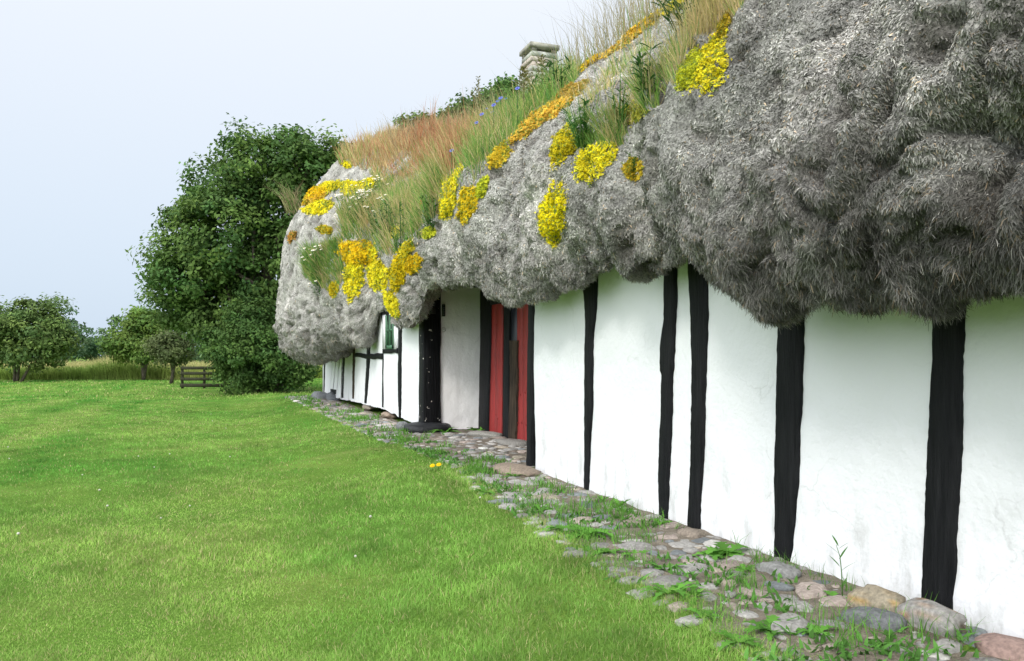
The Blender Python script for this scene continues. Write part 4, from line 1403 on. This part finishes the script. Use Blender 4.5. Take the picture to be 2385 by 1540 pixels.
green_mb, straw_mb, red_mb = MB(), MB(), MB()
def scatter(n, poly, hlo, hhi, kinds, wk=1.0):
    P, nr = roof_points(n, poly)
    X, Y, Zd = project(P)
    kp_ = ~on_sedum(X, Y) | (rng.random(n) < 0.14)
    P, nr, X, Y, Zd = P[kp_], nr[kp_], X[kp_], Y[kp_], Zd[kp_]
    n = len(P)
    jx = X + 14 * rng.standard_normal(n)
    inred, inbrn = inpoly(jx, Y, RED), inpoly(jx, Y, BRN)
    clump_ = fbm(P * 1.6, 3, 500)
    r_ = rng.random(n) + 0.9 * fbm(P * 2.6 + 9, 3, 505)
    pg_, ps_ = kinds
    kind = np.where(r_ < pg_ + 0.22 * ((X > 1150) & (X < 1545) & (pg_ > 0.5)), 0, np.where(r_ < pg_ + ps_, 1, 1))
    kind = np.where(inred & (rng.random(n) < 0.74 + 0.6 * clump_), 2, kind)
    kind = np.where(inbrn & (rng.random(n) < 0.85), np.where(rng.random(n) < 0.4, 2, 1), kind)
    h = (hlo + (hhi - hlo) * rng.random(n) ** 1.4) * np.clip(1 + 1.1 * clump_, 0.35, 2) * np.where(rng.random(n) < 0.1, 1.4, 1.0)
    w = np.maximum(0.0035, 0.00075 * Zd) * (0.7 + 0.6 * rng.random(n)) * wk
    for kk, mbk, bases in ((0, green_mb, [(0.19, 0.35, 0.07), (0.31, 0.40, 0.11), (0.13, 0.28, 0.07)]), (1, straw_mb, [(0.66, 0.51, 0.26), (0.57, 0.47, 0.27), (0.46, 0.42, 0.17)]), (2, red_mb, [(0.52, 0.28, 0.15), (0.47, 0.22, 0.13), (0.58, 0.39, 0.21)])):
        ix = np.where(kind == kk)[0]
        if not len(ix):
            continue
        if kk == 0:                             # broader leaves of herbs mixed into the green
            lf = rng.random(len(ix)) < 0.16
            w[ix] = np.where(lf, w[ix] * 2.6, w[ix])
            h[ix] = np.where(lf, h[ix] * 0.55, h[ix])
        bc = np.array(bases)[rng.integers(0, 3, len(ix))] * (0.75 + 0.5 * rng.random((len(ix), 1)))
        blades(mbk, P[ix] - 0.02 * nr[ix], h[ix], w[ix], 0.42, bc, tuft_up(nr[ix]))
scatter(56000, D1, 0.12, 0.40, (0.62, 0.38))
scatter(13000, D2, 0.06, 0.23, (0.36, 0.64))
scatter(5000, D3, 0.06, 0.22, (0.70, 0.30))
scatter(6000, D4, 0.12, 0.34, (0.85, 0.15))
# thin dry fringes along the ledges
scatter(2500, [(1290, 265), (1500, 90), (1560, 60), (1500, 140), (1400, 240), (1320, 300)], 0.08, 0.22, (0.3, 0.7))
# ridge and back slope, out of this view
ok = (ctr[:, 2] > 4.2) & (ctr[:, 0] > W + 2.0) & ((facing <= -0.1) | (pz_ < 2))
idx = np.where(ok)[0]
k = rng.choice(idx, 14000, p=area[idx] / area[idx].sum())
blades(green_mb, ctr[k], 0.2 + 0.3 * rng.random(len(k)), 0.012, 0.4, np.array([0.12, 0.20, 0.04]) * (0.7 + 0.6 * rng.random((len(k), 1))), tuft_up(fn[k]))
# seed heads against the sky
RIDGE = [(905, 345), (1110, 262), (1300, 160), (1480, 0), (1480, -60), (1600, -60), (1560, 60), (1380, 160), (1150, 300), (920, 380)]
P, nr = roof_points(1000, RIDGE)
_, _, Zd = project(P)
blades(straw_mb, P, 0.40 + 0.40 * rng.random(len(P)), 0.0006 * Zd, 0.35, np.array([0.33, 0.29, 0.17]) * (0.8 + 0.4 * rng.random((len(P), 1))), tuft_up(nr))
tag(green_mb.build('roof_grass', M['grass']), 'tall green grass growing over the upper roof', 'grass', kind='stuff')
tag(straw_mb.build('dry_grass', M['grass']), 'dry straw-coloured grass growing on the roof', 'grass', kind='stuff')
tag(red_mb.build('sorrel_stand', M['grass']), 'reddish brown seeding sorrel and grass on the far roof', 'sorrel', kind='stuff')

def sedum(c, r, tilt, col, label, seed):
    r = (r[0] * 1.15, r[1] * 1.15)
    rs = np.random.default_rng(seed)
    ta = math.radians(-tilt)
    ca, sa = math.cos(ta), math.sin(ta)
    area_px = math.pi * r[0] * r[1]
    n = int(min(2200, max(220, area_px * 1.35)))
    V, C, F = [], [], []
    org = None
    cnt = 0
    for _ in range(n * 3):
        if cnt >= n:
            break
        rr = math.sqrt(rs.random())
        if rs.random() < 1.7 * (rr - 0.55):
            continue
        if rs.random() < 0.12:
            rr *= 1.18
        th = rs.random() * 2 * math.pi
        edge = 1.12 + 0.42 * float(noise(np.array([math.cos(th) * 1.6 + seed, math.sin(th) * 1.6, 0.5]), 77)) + 0.26 * float(noise(np.array([math.cos(th) * 5 + seed, math.sin(th) * 5, 0.5]), 78))
        a, b = r[0] * rr * math.cos(th) * edge, r[1] * rr * math.sin(th) * edge
        px, py = c[0] + a * ca + b * sa, c[1] - a * sa + b * ca
        d = Vector(ray(px, py)).normalized()
        h = bvh.ray_cast(Vector((0, 0, EYE)), d)
        if h[0] is None:
            continue
        p, nv = np.array(h[0]), np.array(h[1])
        if np.dot(nv, np.array(d)) > 0:
            nv = -nv
        Z = p[0] * SY + p[1] * CY
        if org is None:
            org = p.copy()
        if abs(Z - (org[0] * SY + org[1] * CY)) > 0.2 * Z:
            continue
        cnt += 1
        sz = Z * 0.00115 * rs.uniform(0.7, 1.35)
        lump = float(noise(p * 9 / (0.3 + 0.1 * Z) * 1.2, 79))
        bul = Z * (min(r) / FPX) * (0.24 * max(0, 1 - rr ** 2) + 0.10 * lump)
        p = p + nv * max(bul, 0.004) + nv * sz * rs.uniform(-0.8, 1.2)
        cm_ = np.array(col) * rs.uniform(0.65, 1.2) * (1 + 0.15 * lump)
        if rs.random() < 0.16 + 0.25 * max(0, -lump):
            cm_ = np.array([0.22, 0.29, 0.05]) * rs.uniform(0.7, 1.3)
        ax = unit(nv + 0.5 * UPV + 0.5 * rs.standard_normal(3))
        a_ = unit(np.cross(ax, rs.standard_normal(3)))
        b_ = np.cross(ax, a_)
        # a starry floret of five narrow petals, each tipped its own way
        for k in range(5):
            t = k * 2 * math.pi / 5 + rs.uniform(-0.3, 0.3)
            d_ = unit(a_ * math.cos(t) + b_ * math.sin(t) + ax * rs.uniform(-0.2, 0.9))
            e_ = unit(np.cross(d_, ax))
            base = len(V)
            L_ = sz * rs.uniform(1.3, 2.2)
            V += [p, p + d_ * L_ * .55 + e_ * L_ * .26, p + d_ * L_, p + d_ * L_ * .55 - e_ * L_ * .26]
            C += [cm_ * 0.9, cm_, cm_ * 1.06, cm_]
            F.append((base, base + 1, base + 2, base + 3))
    if not V:
        return
    nfl = len(V) // 20
    cen = np.array(V)[0::20]
    lim = (0.06 * (org[0] * SY + org[1] * CY)) ** 2
    keep = np.zeros(nfl, bool)
    left = np.ones(nfl, bool)
    while left.any():                           # one cushion: keep the largest connected patch of florets
        cl = np.zeros(nfl, bool)
        front = [int(np.argmax(left))]
        cl[front] = True
        while front:
            q = front.pop()
            nb = np.where(left & ~cl & (((cen - cen[q]) ** 2).sum(1) < lim))[0]
            cl[nb] = True
            front += nb.tolist()
        left &= ~cl
        if cl.sum() > keep.sum():
            keep = cl
    F = [f for f in F if keep[f[0] // 20]]
    rm = np.cumsum(np.repeat(keep, 20)) - 1
    F = rm[np.array(F)]
    V = np.array(V)[np.repeat(keep, 20)]
    C = np.array(C)[np.repeat(keep, 20)]
    mb = MB()
    mb.add(np.array(V), np.array(F), np.clip(np.array(C), 0, 0.95))
    o = mb.build('stonecrop', M['petal'], None, origin=org)
    tag(o, label, 'stonecrop', 'stonecrop cushions on the seaweed roof')
for k, sdm in enumerate(SED):
    sedum(*sdm, seed=900 + k)

# flowering herbs and tall weeds on the roof
def herb(px, py, h, spread, nst, label, leafc, flower=None, nfl=0, fr=0.02, name='flowering_herb', group=None, cat='plant', flc=(0.75, 0.5, 0.02), stemw=0.004, leafl=0.12):
    p, nv = roof_hit(px, py)
    if p is None:
        return
    Z = p[0] * SY + p[1] * CY
    root = empty(name, p, label, cat, group)
    mb, fm = MB(), MB()
    tips = []
    h = h * 1.25
    for k in range(nst):
        az = random.uniform(0, 2 * math.pi)
        sp_ = spread * random.random()
        off = np.array([math.cos(az), math.sin(az), 0]) * sp_
        b0 = p + off * 0.35
        hh = h * random.uniform(0.6, 1.05)
        pts = np.array([b0, b0 + off * 0.3 + UPV * hh * 0.5, b0 + off * 0.8 + UPV * hh])
        col = np.array(leafc) * random.uniform(0.7, 1.3)
        mb.tube(pts, [stemw, stemw * 0.8, stemw * 0.4], 4, col)
        tips.append(pts[-1])
        for q in range(7):
            t = random.uniform(0.1, 0.95)
            pt = pts[0] + (pts[-1] - pts[0]) * t
            leaf_strip(mb, pt, random.uniform(0, 2 * math.pi), leafl * random.uniform(0.5, 1.1), leafl * 0.16, 0.3, col, False, 0.6)
    mb.build('leaves', M['leaf'], root)
    if flower is not None:
        for k in range(nfl):
            t = tips[k % len(tips)] + (np.random.default_rng(k).standard_normal(3) * np.array([0.05, 0.05, 0.03]) if k >= len(tips) else 0)
            daisy_geo(fm, t + UPV * 0.01, fr, flower, flc, unit(np.array([-0.35, -0.45, 0.85])), 8)
        fm.build('flower_heads', M['petal'], root)
    return root
WH = (0.82, 0.82, 0.78)
herb(838, 520, 0.42, 0.40, 26, 'white daisy bush trailing down the green slope of the far roof', (0.07, 0.15, 0.04), WH, 40, 0.030)
herb(858, 480, 0.40, 0.35, 16, 'white daisies scattered above the main daisy bush on the far roof', (0.08, 0.15, 0.04), WH, 18, 0.026)
herb(890, 545, 0.45, 0.35, 16, 'sparse white daisies in grass right of the main daisy bush', (0.07, 0.15, 0.04), WH, 14, 0.024)
herb(740, 650, 0.45, 0.45, 26, 'white daisy clump on the bare far hip beside dark green leaves', (0.06, 0.14, 0.035), WH, 24, 0.032)
herb(748, 690, 0.30, 0.25, 10, 'few white daisies lowest on the far hip', (0.06, 0.14, 0.035), WH, 8, 0.028)
herb(935, 590, 0.55, 0.25, 14, 'bushy dark green herb above the lobes by the window', (0.045, 0.13, 0.035), name='green_herb')
herb(905, 560, 0.50, 0.25, 12, 'feathery green herb left of the bushy dark one', (0.05, 0.14, 0.035), name='green_herb')
herb(1005, 540, 0.35, 0.25, 12, 'leafy green herb near the single red poppy', (0.05, 0.14, 0.03), name='green_herb')
herb(1362, 345, 0.26, 0.16, 22, 'ferny green herb between two stonecrop cushions mid roof', (0.05, 0.15, 0.03), name='green_herb', leafl=0.07)
herb(1438, 335, 0.34, 0.08, 10, 'upright green herb above the slanted stonecrop', (0.06, 0.15, 0.03), name='green_herb', leafl=0.07)
herb(1486, 412, 0.13, 0.07, 14, 'small green and red herb tuft on bare thatch mid roof', (0.07, 0.15, 0.03), name='green_herb', leafl=0.05, stemw=0.002)
herb(1505, 235, 0.22, 0.15, 12, 'dark green herb among dry grass below the ridge ledge', (0.05, 0.13, 0.03), name='green_herb', leafl=0.08)
herb(1600, 70, 0.24, 0.2, 16, 'dark green herb near the top edge right of the ledge', (0.05, 0.13, 0.03), name='green_herb', leafl=0.08)
herb(1245, 245, 0.22, 0.2, 12, 'leafy green herb on the ridge below the chimney', (0.05, 0.13, 0.035), name='green_herb')
herb(1290, 225, 0.32, 0.2, 12, 'leafy green herb on the ridge right of the chimney', (0.05, 0.13, 0.035), name='green_herb')

def dock(px, py, h, label):
    p, nv = roof_hit(px, py)
    if p is None:
        return
    mb = MB()
    mb.tube(np.array([p, p + UPV * h * .5, p + UPV * h]), [0.009, 0.007, 0.003], 5, (0.16, 0.16, 0.07))
    for k in range(150):
        t = 0.35 + 0.65 * random.random()
        a_ = random.uniform(0, 2 * math.pi)
        rr = (1.02 - t) * 0.22 * random.random() + 0.012
        c_ = p + np.array([math.cos(a_) * rr, math.sin(a_) * rr, h * t + rr * 0.5])
        s_ = random.uniform(0.012, 0.022)
        leaf_strip(mb, c_, a_, s_ * 1.6, s_, 0.1, np.array([0.20, 0.19, 0.07]) * random.uniform(0.7, 1.3), False, 0.7)
    o = mb.build('dock_stalk', M['leaf'], None, origin=p)
    tag(o, label, 'tall weed', 'seeding weed stalks on the ridge')
dock(1114, 262, 0.85, 'tall seeding dock stalk standing alone against the sky left of the chimney')
dock(1262, 205, 0.45, 'tall seeding stalk in front of the right side of the chimney')
dock(1220, 215, 0.45, 'thin seeding stalk in front of the left side of the chimney')

for k, (px, py) in enumerate([(1134, 258), (1160, 252), (1166, 240), (1178, 218), (1110, 290), (1122, 305), (1150, 278), (1205, 230), (1090, 300), (1146, 246), (1052, 395)]):
    p, nv = roof_hit(px, py + 34 + 45 * ((k * 7) % 5) / 5)
    if p is None:
        continue
    fl = empty('cornflower', p, 'small blue cornflower in the tall grass near the far ridge' if k < 10 else 'single blue cornflower low in the reddish grass', 'flower', 'blue cornflowers on the ridge' if k < 10 else None)
    mb = MB()
    mb.tube(np.array([p, p + UPV * 0.2, p + UPV * (0.28 + 0.03 * (k % 4))]), 0.004, 4, (0.08, 0.15, 0.05))
    mb.build('stem', M['leaf'], fl)
    mb = MB()
    daisy_geo(mb, p + UPV * (0.28 + 0.03 * (k % 4)), 0.027, (0.13, 0.17, 0.55), (0.12, 0.10, 0.40), unit(np.array([-0.5, -0.6, 0.6])), 9)
    mb.build('flower_head', M['petal'], fl)
p, nv = roof_hit(985, 512)
if p is not None:
    fl = empty('poppy', p, 'single red poppy in green grass on the far roof', 'flower')
    mb = MB()
    mb.tube(np.array([p, p + UPV * 0.1, p + UPV * 0.2]), 0.004, 4, (0.08, 0.15, 0.05))
    mb.build('stem', M['leaf'], fl)
    mb = MB()
    daisy_geo(mb, p + UPV * 0.2, 0.05, (0.75, 0.05, 0.015), (0.3, 0.03, 0.02), unit(np.array([-0.5, -0.8, 0.3])), 5)
    mb.build('flower_head', M['petal'], fl)
p, nv = roof_hit(690, 490)
if p is not None:
    mb = MB()
    n = 170
    Pp = p + rng.standard_normal((n, 3)) * np.array([0.10, 0.10, 0.05]) - nv * 0.03
    blades(mb, Pp, 0.35 + 0.45 * rng.random(n), 0.014, 0.55, np.where((rng.random(n) < 0.55)[:, None], np.array([0.36, 0.30, 0.17]), np.array([0.10, 0.19, 0.04])) * (0.7 + 0.6 * rng.random((n, 1))), unit(UPV + np.array([-0.35, 0, 0])))
    tag(mb.build('grass_tuft', M['grass'], None, origin=p), 'lone tuft of grass with pale plumes on the left outline of the roof', 'grass tuft')

# ------------------------------------------------------------------ trees
def crown(mb, blobs, n, size, cols, seed, clump=0.5, flat=0.5, shell=0.55):
    r = np.random.default_rng(seed)
    B_ = np.array([b[:3] for b in blobs]); Rr = np.array([b[3] for b in blobs])
    vol = Rr ** 2
    ncl = max(8, int(n / 75))
    k = r.choice(len(B_), ncl, p=vol / vol.sum())
    d = unit(r.standard_normal((ncl, 3)))
    rr = (shell + (1.05 - shell) * r.random(ncl) ** 0.6)
    cc = B_[k] + d * (Rr[k] * rr)[:, None] * np.array([1, 1, 0.92])
    shade = r.uniform(0.72, 1.28, ncl)
    hue = r.random(ncl)
    w_ = r.integers(0, ncl, n)
    cs = clump * (0.55 + 0.8 * r.random(ncl))
    off = r.standard_normal((n, 3)) * np.array([1, 1, 0.6])
    off = off / np.maximum(1, np.linalg.norm(off, axis=1, keepdims=True) / 1.9)
    P = cc[w_] + off * cs[w_][:, None] * 0.62
    nr = unit(r.standard_normal((n, 3)) * 0.5 + np.array([0, 0, flat]) + 0.6 * d[w_] + 0.4 * unit(off))
    a = unit(cross(nr, r.standard_normal((n, 3))))
    b = cross(nr, a)
    s_ = size * r.uniform(0.65, 1.25, n)[:, None]
    V = np.stack([P - a * s_, P + b * s_ * .55 + nr * s_ * .12, P + a * s_, P - b * s_ * .55 + nr * s_ * .12], 1).reshape(-1, 3)
    cols = np.array(cols)
    base = cols[0] * (1 - hue[w_])[:, None] + cols[1] * hue[w_][:, None]
    C = base * (shade[w_] * r.uniform(0.75, 1.25, n))[:, None]
    mb.add(V, np.arange(n * 4).reshape(n, 4), np.repeat(C, 4, 0))
    return cc

def limbs(mb, base, forks, top_r, col, seed, cc, n):
    r = np.random.default_rng(seed)
    for f in forks:
        mb.tube(np.array(f[0]), f[1], 8, col)
    ends = [np.array(f[0][-1]) for f in forks]
    for q in r.choice(len(cc), min(n, len(cc)), replace=False):
        e = cc[q]
        s_ = ends[int(np.argmin([np.linalg.norm(e - a) for a in ends]))]
        mid = (s_ + e) / 2 + r.standard_normal(3) * 0.12 * np.linalg.norm(e - s_) + np.array([0, 0, 0.08 * np.linalg.norm(e - s_)])
        mb.tube(np.array([s_ * 1.0, s_ * .6 + mid * .4, mid, e]), np.array([1, .75, .5, .2]) * top_r, 5, col)

def tree(name, basepx, Z, blobs, n, size, cols, label, cat, forks_px, rad, seed, clump=0.5, barkc=(0.10, 0.085, 0.065), depth_j=0.5, group=None, nlimb=24, flat=0.5, parts=('crown', 'trunk')):
    base = at(*basepx, Z)
    base[2] = float(gz(base[0], base[1]))
    r = np.random.default_rng(seed + 1)
    fwd = np.array([SY, CY, 0])
    bl = []
    for (px, py, rp) in blobs:
        rw = rp * Z / FPX
        for q in range(2):
            c_ = at(px, py, Z) + fwd * (r.uniform(-1, 1) * depth_j * rw * 1.6)
            bl.append((*c_, rw * r.uniform(0.85, 1.0)))
    root = empty(name, base, label, cat, group)
    mb = MB()
    cc = crown(mb, bl, n, size, cols, seed, clump, flat)
    mb.build('crown', M['leaf'], root)
    tb = MB()
    forks = []
    for f in forks_px:
        pts = [at(px, py, Z) for px, py in f]
        pts[0][2] = base[2] - 0.1
        forks.append((pts, np.linspace(rad, rad * 0.55, len(pts))))
    limbs(tb, base, forks, rad * 0.5, barkc, seed, cc, nlimb)
    tb.build('trunk', M['bark'], root, smooth=True)
    return root

MAPLE = [(0.060, 0.135, 0.034), (0.125, 0.200, 0.042)]
tree('maple_tree', (640, 905), 36, [(690, 370, 70), (770, 350, 45), (600, 385, 70), (560, 330, 35), (520, 440, 75), (650, 480, 110), (740, 440, 90), (450, 520, 65), (540, 560, 110), (408, 604, 50), (470, 640, 95), (368, 632, 32), (620, 640, 120), (720, 600, 90), (368, 688, 30), (430, 715, 70), (540, 740, 90), (650, 770, 90), (720, 760, 60)], 76000, 0.110, MAPLE,
     'big dense dark green maple behind the far end of the house', 'tree', [[(640, 915), (640, 800), (620, 620), (600, 500)], [(640, 860), (690, 680), (700, 500)], [(640, 840), (540, 700), (480, 600)]], 0.30, 11, 0.60, nlimb=60)
tree('round_shrub', (600, 912), 34, [(540, 830, 62), (600, 800, 70), (660, 830, 65), (560, 875, 45), (620, 870, 50), (690, 860, 40), (510, 800, 35), (590, 740, 55), (680, 780, 55)], 42000, 0.075, [(0.052, 0.118, 0.030), (0.098, 0.170, 0.036)],
     'dense round-leaved shrub reaching the ground under the big maple', 'shrub', [[(600, 912), (600, 880), (590, 840)], [(640, 912), (650, 880), (660, 840)]], 0.10, 12, 0.42, nlimb=20)
tree('hawthorn_tree', (40, 888), 52, [(40, 745, 42), (95, 735, 40), (130, 760, 30), (10, 770, 50), (70, 790, 62), (120, 800, 40), (20, 820, 38), (90, 830, 38), (-40, 780, 60), (-60, 740, 50), (148, 715, 14), (60, 715, 22), (145, 790, 22)], 21000, 0.125, [(0.095, 0.170, 0.050), (0.160, 0.225, 0.055)],
     'bushy low tree with forked trunk at the left edge of the lawn', 'tree', [[(33, 890), (36, 850), (45, 800), (60, 750)], [(40, 889), (44, 850), (30, 800)], [(48, 889), (66, 860), (84, 820)]], 0.11, 13, 0.6, nlimb=30)
tree('orchard_tree', (334, 883), 55, [(335, 740, 26), (300, 770, 34), (350, 765, 34), (275, 800, 26), (320, 800, 40), (365, 800, 34), (290, 825, 24), (345, 825, 25), (262, 775, 12), (320, 725, 16)], 11500, 0.125, [(0.105, 0.200, 0.045), (0.190, 0.270, 0.052)],
     'small yellowish green tree with a straight trunk left of the maple', 'tree', [[(335, 884), (333, 858), (332, 835), (325, 800)], [(333, 850), (345, 820), (350, 790)]], 0.13, 14, 0.55, nlimb=22)
tree('thin_tree', (397, 892), 48, [(395, 790, 26), (375, 812, 26), (415, 805, 28), (400, 830, 24), (365, 800, 14), (430, 815, 16)], 7500, 0.10, [(0.100, 0.135, 0.052), (0.135, 0.165, 0.060)],
     'thin brownish green tree with a slender bent trunk left of the fence', 'tree', [[(396, 893), (402, 868), (399, 850), (398, 825)], [(400, 855), (408, 835), (415, 810)]], 0.08, 15, 0.5, nlimb=26)
for k, (bx, bl, lab) in enumerate([
    (985, [(985, 290, 26), (955, 305, 24), (1020, 285, 24), (940, 285, 12), (1010, 310, 30), (970, 340, 40)], 'green tree top rising behind the roof left of the seeding dock'),
    (1080, [(1075, 265, 28), (1095, 245, 18), (1060, 285, 30), (1100, 300, 40)], 'tree top just peeping over the roof beside the seeding dock'),
    (1165, [(1155, 215, 20), (1180, 205, 16), (1140, 230, 18), (1185, 225, 18), (1160, 270, 45)], 'tree top behind the ridge directly left of the chimney')]):
    tree('sycamore_tree', (bx, 900), 42, bl + [(bx, 450, 70), (bx, 380, 60), (bx - 8, bl[0][1] + 4, 26), (bx + 24, bl[0][1] + 12, 22)], 17000, 0.12, [(0.075, 0.165, 0.045), (0.14, 0.23, 0.06)], lab, 'tree', [[(bx, 900), (bx + 4, 700), (bx, 500), (bx - 3, 380)]], 0.22, 20 + k, 0.5, group='tree tops behind the roof')

# far wood
mb = MB()
r = np.random.default_rng(55)
bl = []
for px in np.arange(-420, 760, 20):
    Z = r.uniform(120, 165)
    h = r.uniform(5, 11) if not (150 < px < 270) else r.uniform(4.2, 6.0)
    if px < -60 or px > 330: h += 1.5
    c_ = at(px, 850, Z)
    g_ = float(gz(c_[0], c_[1]))
    for q in range(5):
        bl.append((c_[0] + r.uniform(-1.5, 1.5), c_[1] + r.uniform(-2, 2), g_ + h * (0.18 + 0.17 * q), r.uniform(1.4, 2.3)))
crown(mb, bl, 52000, 0.34, [(0.065, 0.135, 0.065), (0.11, 0.175, 0.075)], 56, 1.1)  # slight bluish haze mixed into the leaf colours
tag(mb.build('far_wood', M['leaf']), 'dark belt of trees beyond the meadow', 'wood', kind='stuff')

# rough meadow beyond the mown lawn
mb = MB()
n = 70000
Zm = 56 + 60 * rng.random(n) ** 2.4
px = -420 + 1200 * rng.random(n)
a = (px - CXP) / FPX
x, y = Zm * (SY + a * CY), Zm * (CY - a * SY)
t = np.clip(0.5 + fbm(np.stack([x * .12, y * .12, x * 0], -1), 3, 601), 0, 1)[:, None]
c_ = (np.array([0.20, 0.34, 0.065]) * (1 - t) + np.array([0.40, 0.44, 0.13]) * t) * (0.7 + 0.6 * rng.random((n, 1)))
st = ((Zm > 59) & (rng.random(n) < 0.5))[:, None]
c_ = np.where(st, np.array([0.44, 0.40, 0.17]) * (0.7 + 0.6 * rng.random((n, 1))), c_)
hm = (0.55 + 0.55 * rng.random(n)) * np.where(st[:, 0], 1.25, 1.0)
tt = np.exp(-((px - 262) / 45) ** 2) * (rng.random(n) < 0.5) + np.exp(-((px - 330) / 60) ** 2) * (rng.random(n) < 0.3)
hm = hm * (1 + 0.55 * tt)
blades(mb, np.stack([x, y, gz(x, y)], -1), hm, 0.05, 0.45, c_)
tag(mb.build('meadow_grass', M['grass']), 'tall rough meadow grass with pale seed heads behind the lawn', 'meadow', kind='stuff')

# slatted fence beside the shrub
fz = 41.0
fr_ = empty('slatted_fence', at(455, 903, fz) * np.array([1, 1, 0]) + np.array([0, 0, float(gz(*at(455, 903, fz)[:2]))]), 'short weathered fence of four horizontal boards beside the shrub', 'fence')
mb = MB()
pl_, pr_ = at(421, 880, fz), at(530, 880, fz)
zb = float(gz(*pl_[:2]))
dirv = unit((pr_ - pl_) * np.array([1, 1, 0]))
nrm_ = np.array([dirv[1], -dirv[0], 0])
if np.dot(nrm_, pl_) > 0:
    nrm_ = -nrm_
def fence_box(name, a0, a1, z0, z1, d0, d1, mbx=None):
    c0 = pl_ * np.array([1, 1, 0])
    V = []
    for z in (z0, z1):
        for (aa, dd) in ((a0, d0), (a1, d0), (a1, d1), (a0, d1)):
            V.append(c0 + dirv * aa + nrm_ * dd + np.array([0, 0, z]))
    m_ = MB()
    m_.add(np.array(V), np.array([(0, 3, 2, 1), (4, 5, 6, 7), (0, 1, 5, 4), (1, 2, 6, 5), (2, 3, 7, 6), (3, 0, 4, 7)]))
    m_.build(name, M['fence_wood'], fr_)
for k, (za, zb_) in enumerate([(0.07, 0.25), (0.40, 0.56), (0.70, 0.85), (0.97, 1.13)]):
    fence_box('slat', -0.02 + 0.01 * k, 2.3, zb + za, zb + zb_, 0.02, 0.05)
for a0 in (0.02, 1.15, 2.2):
    fence_box('fence_post', a0, a0 + 0.10, zb - 0.05, zb + 1.10 if a0 < 0.1 else zb + 1.12, -0.085, 0.018)
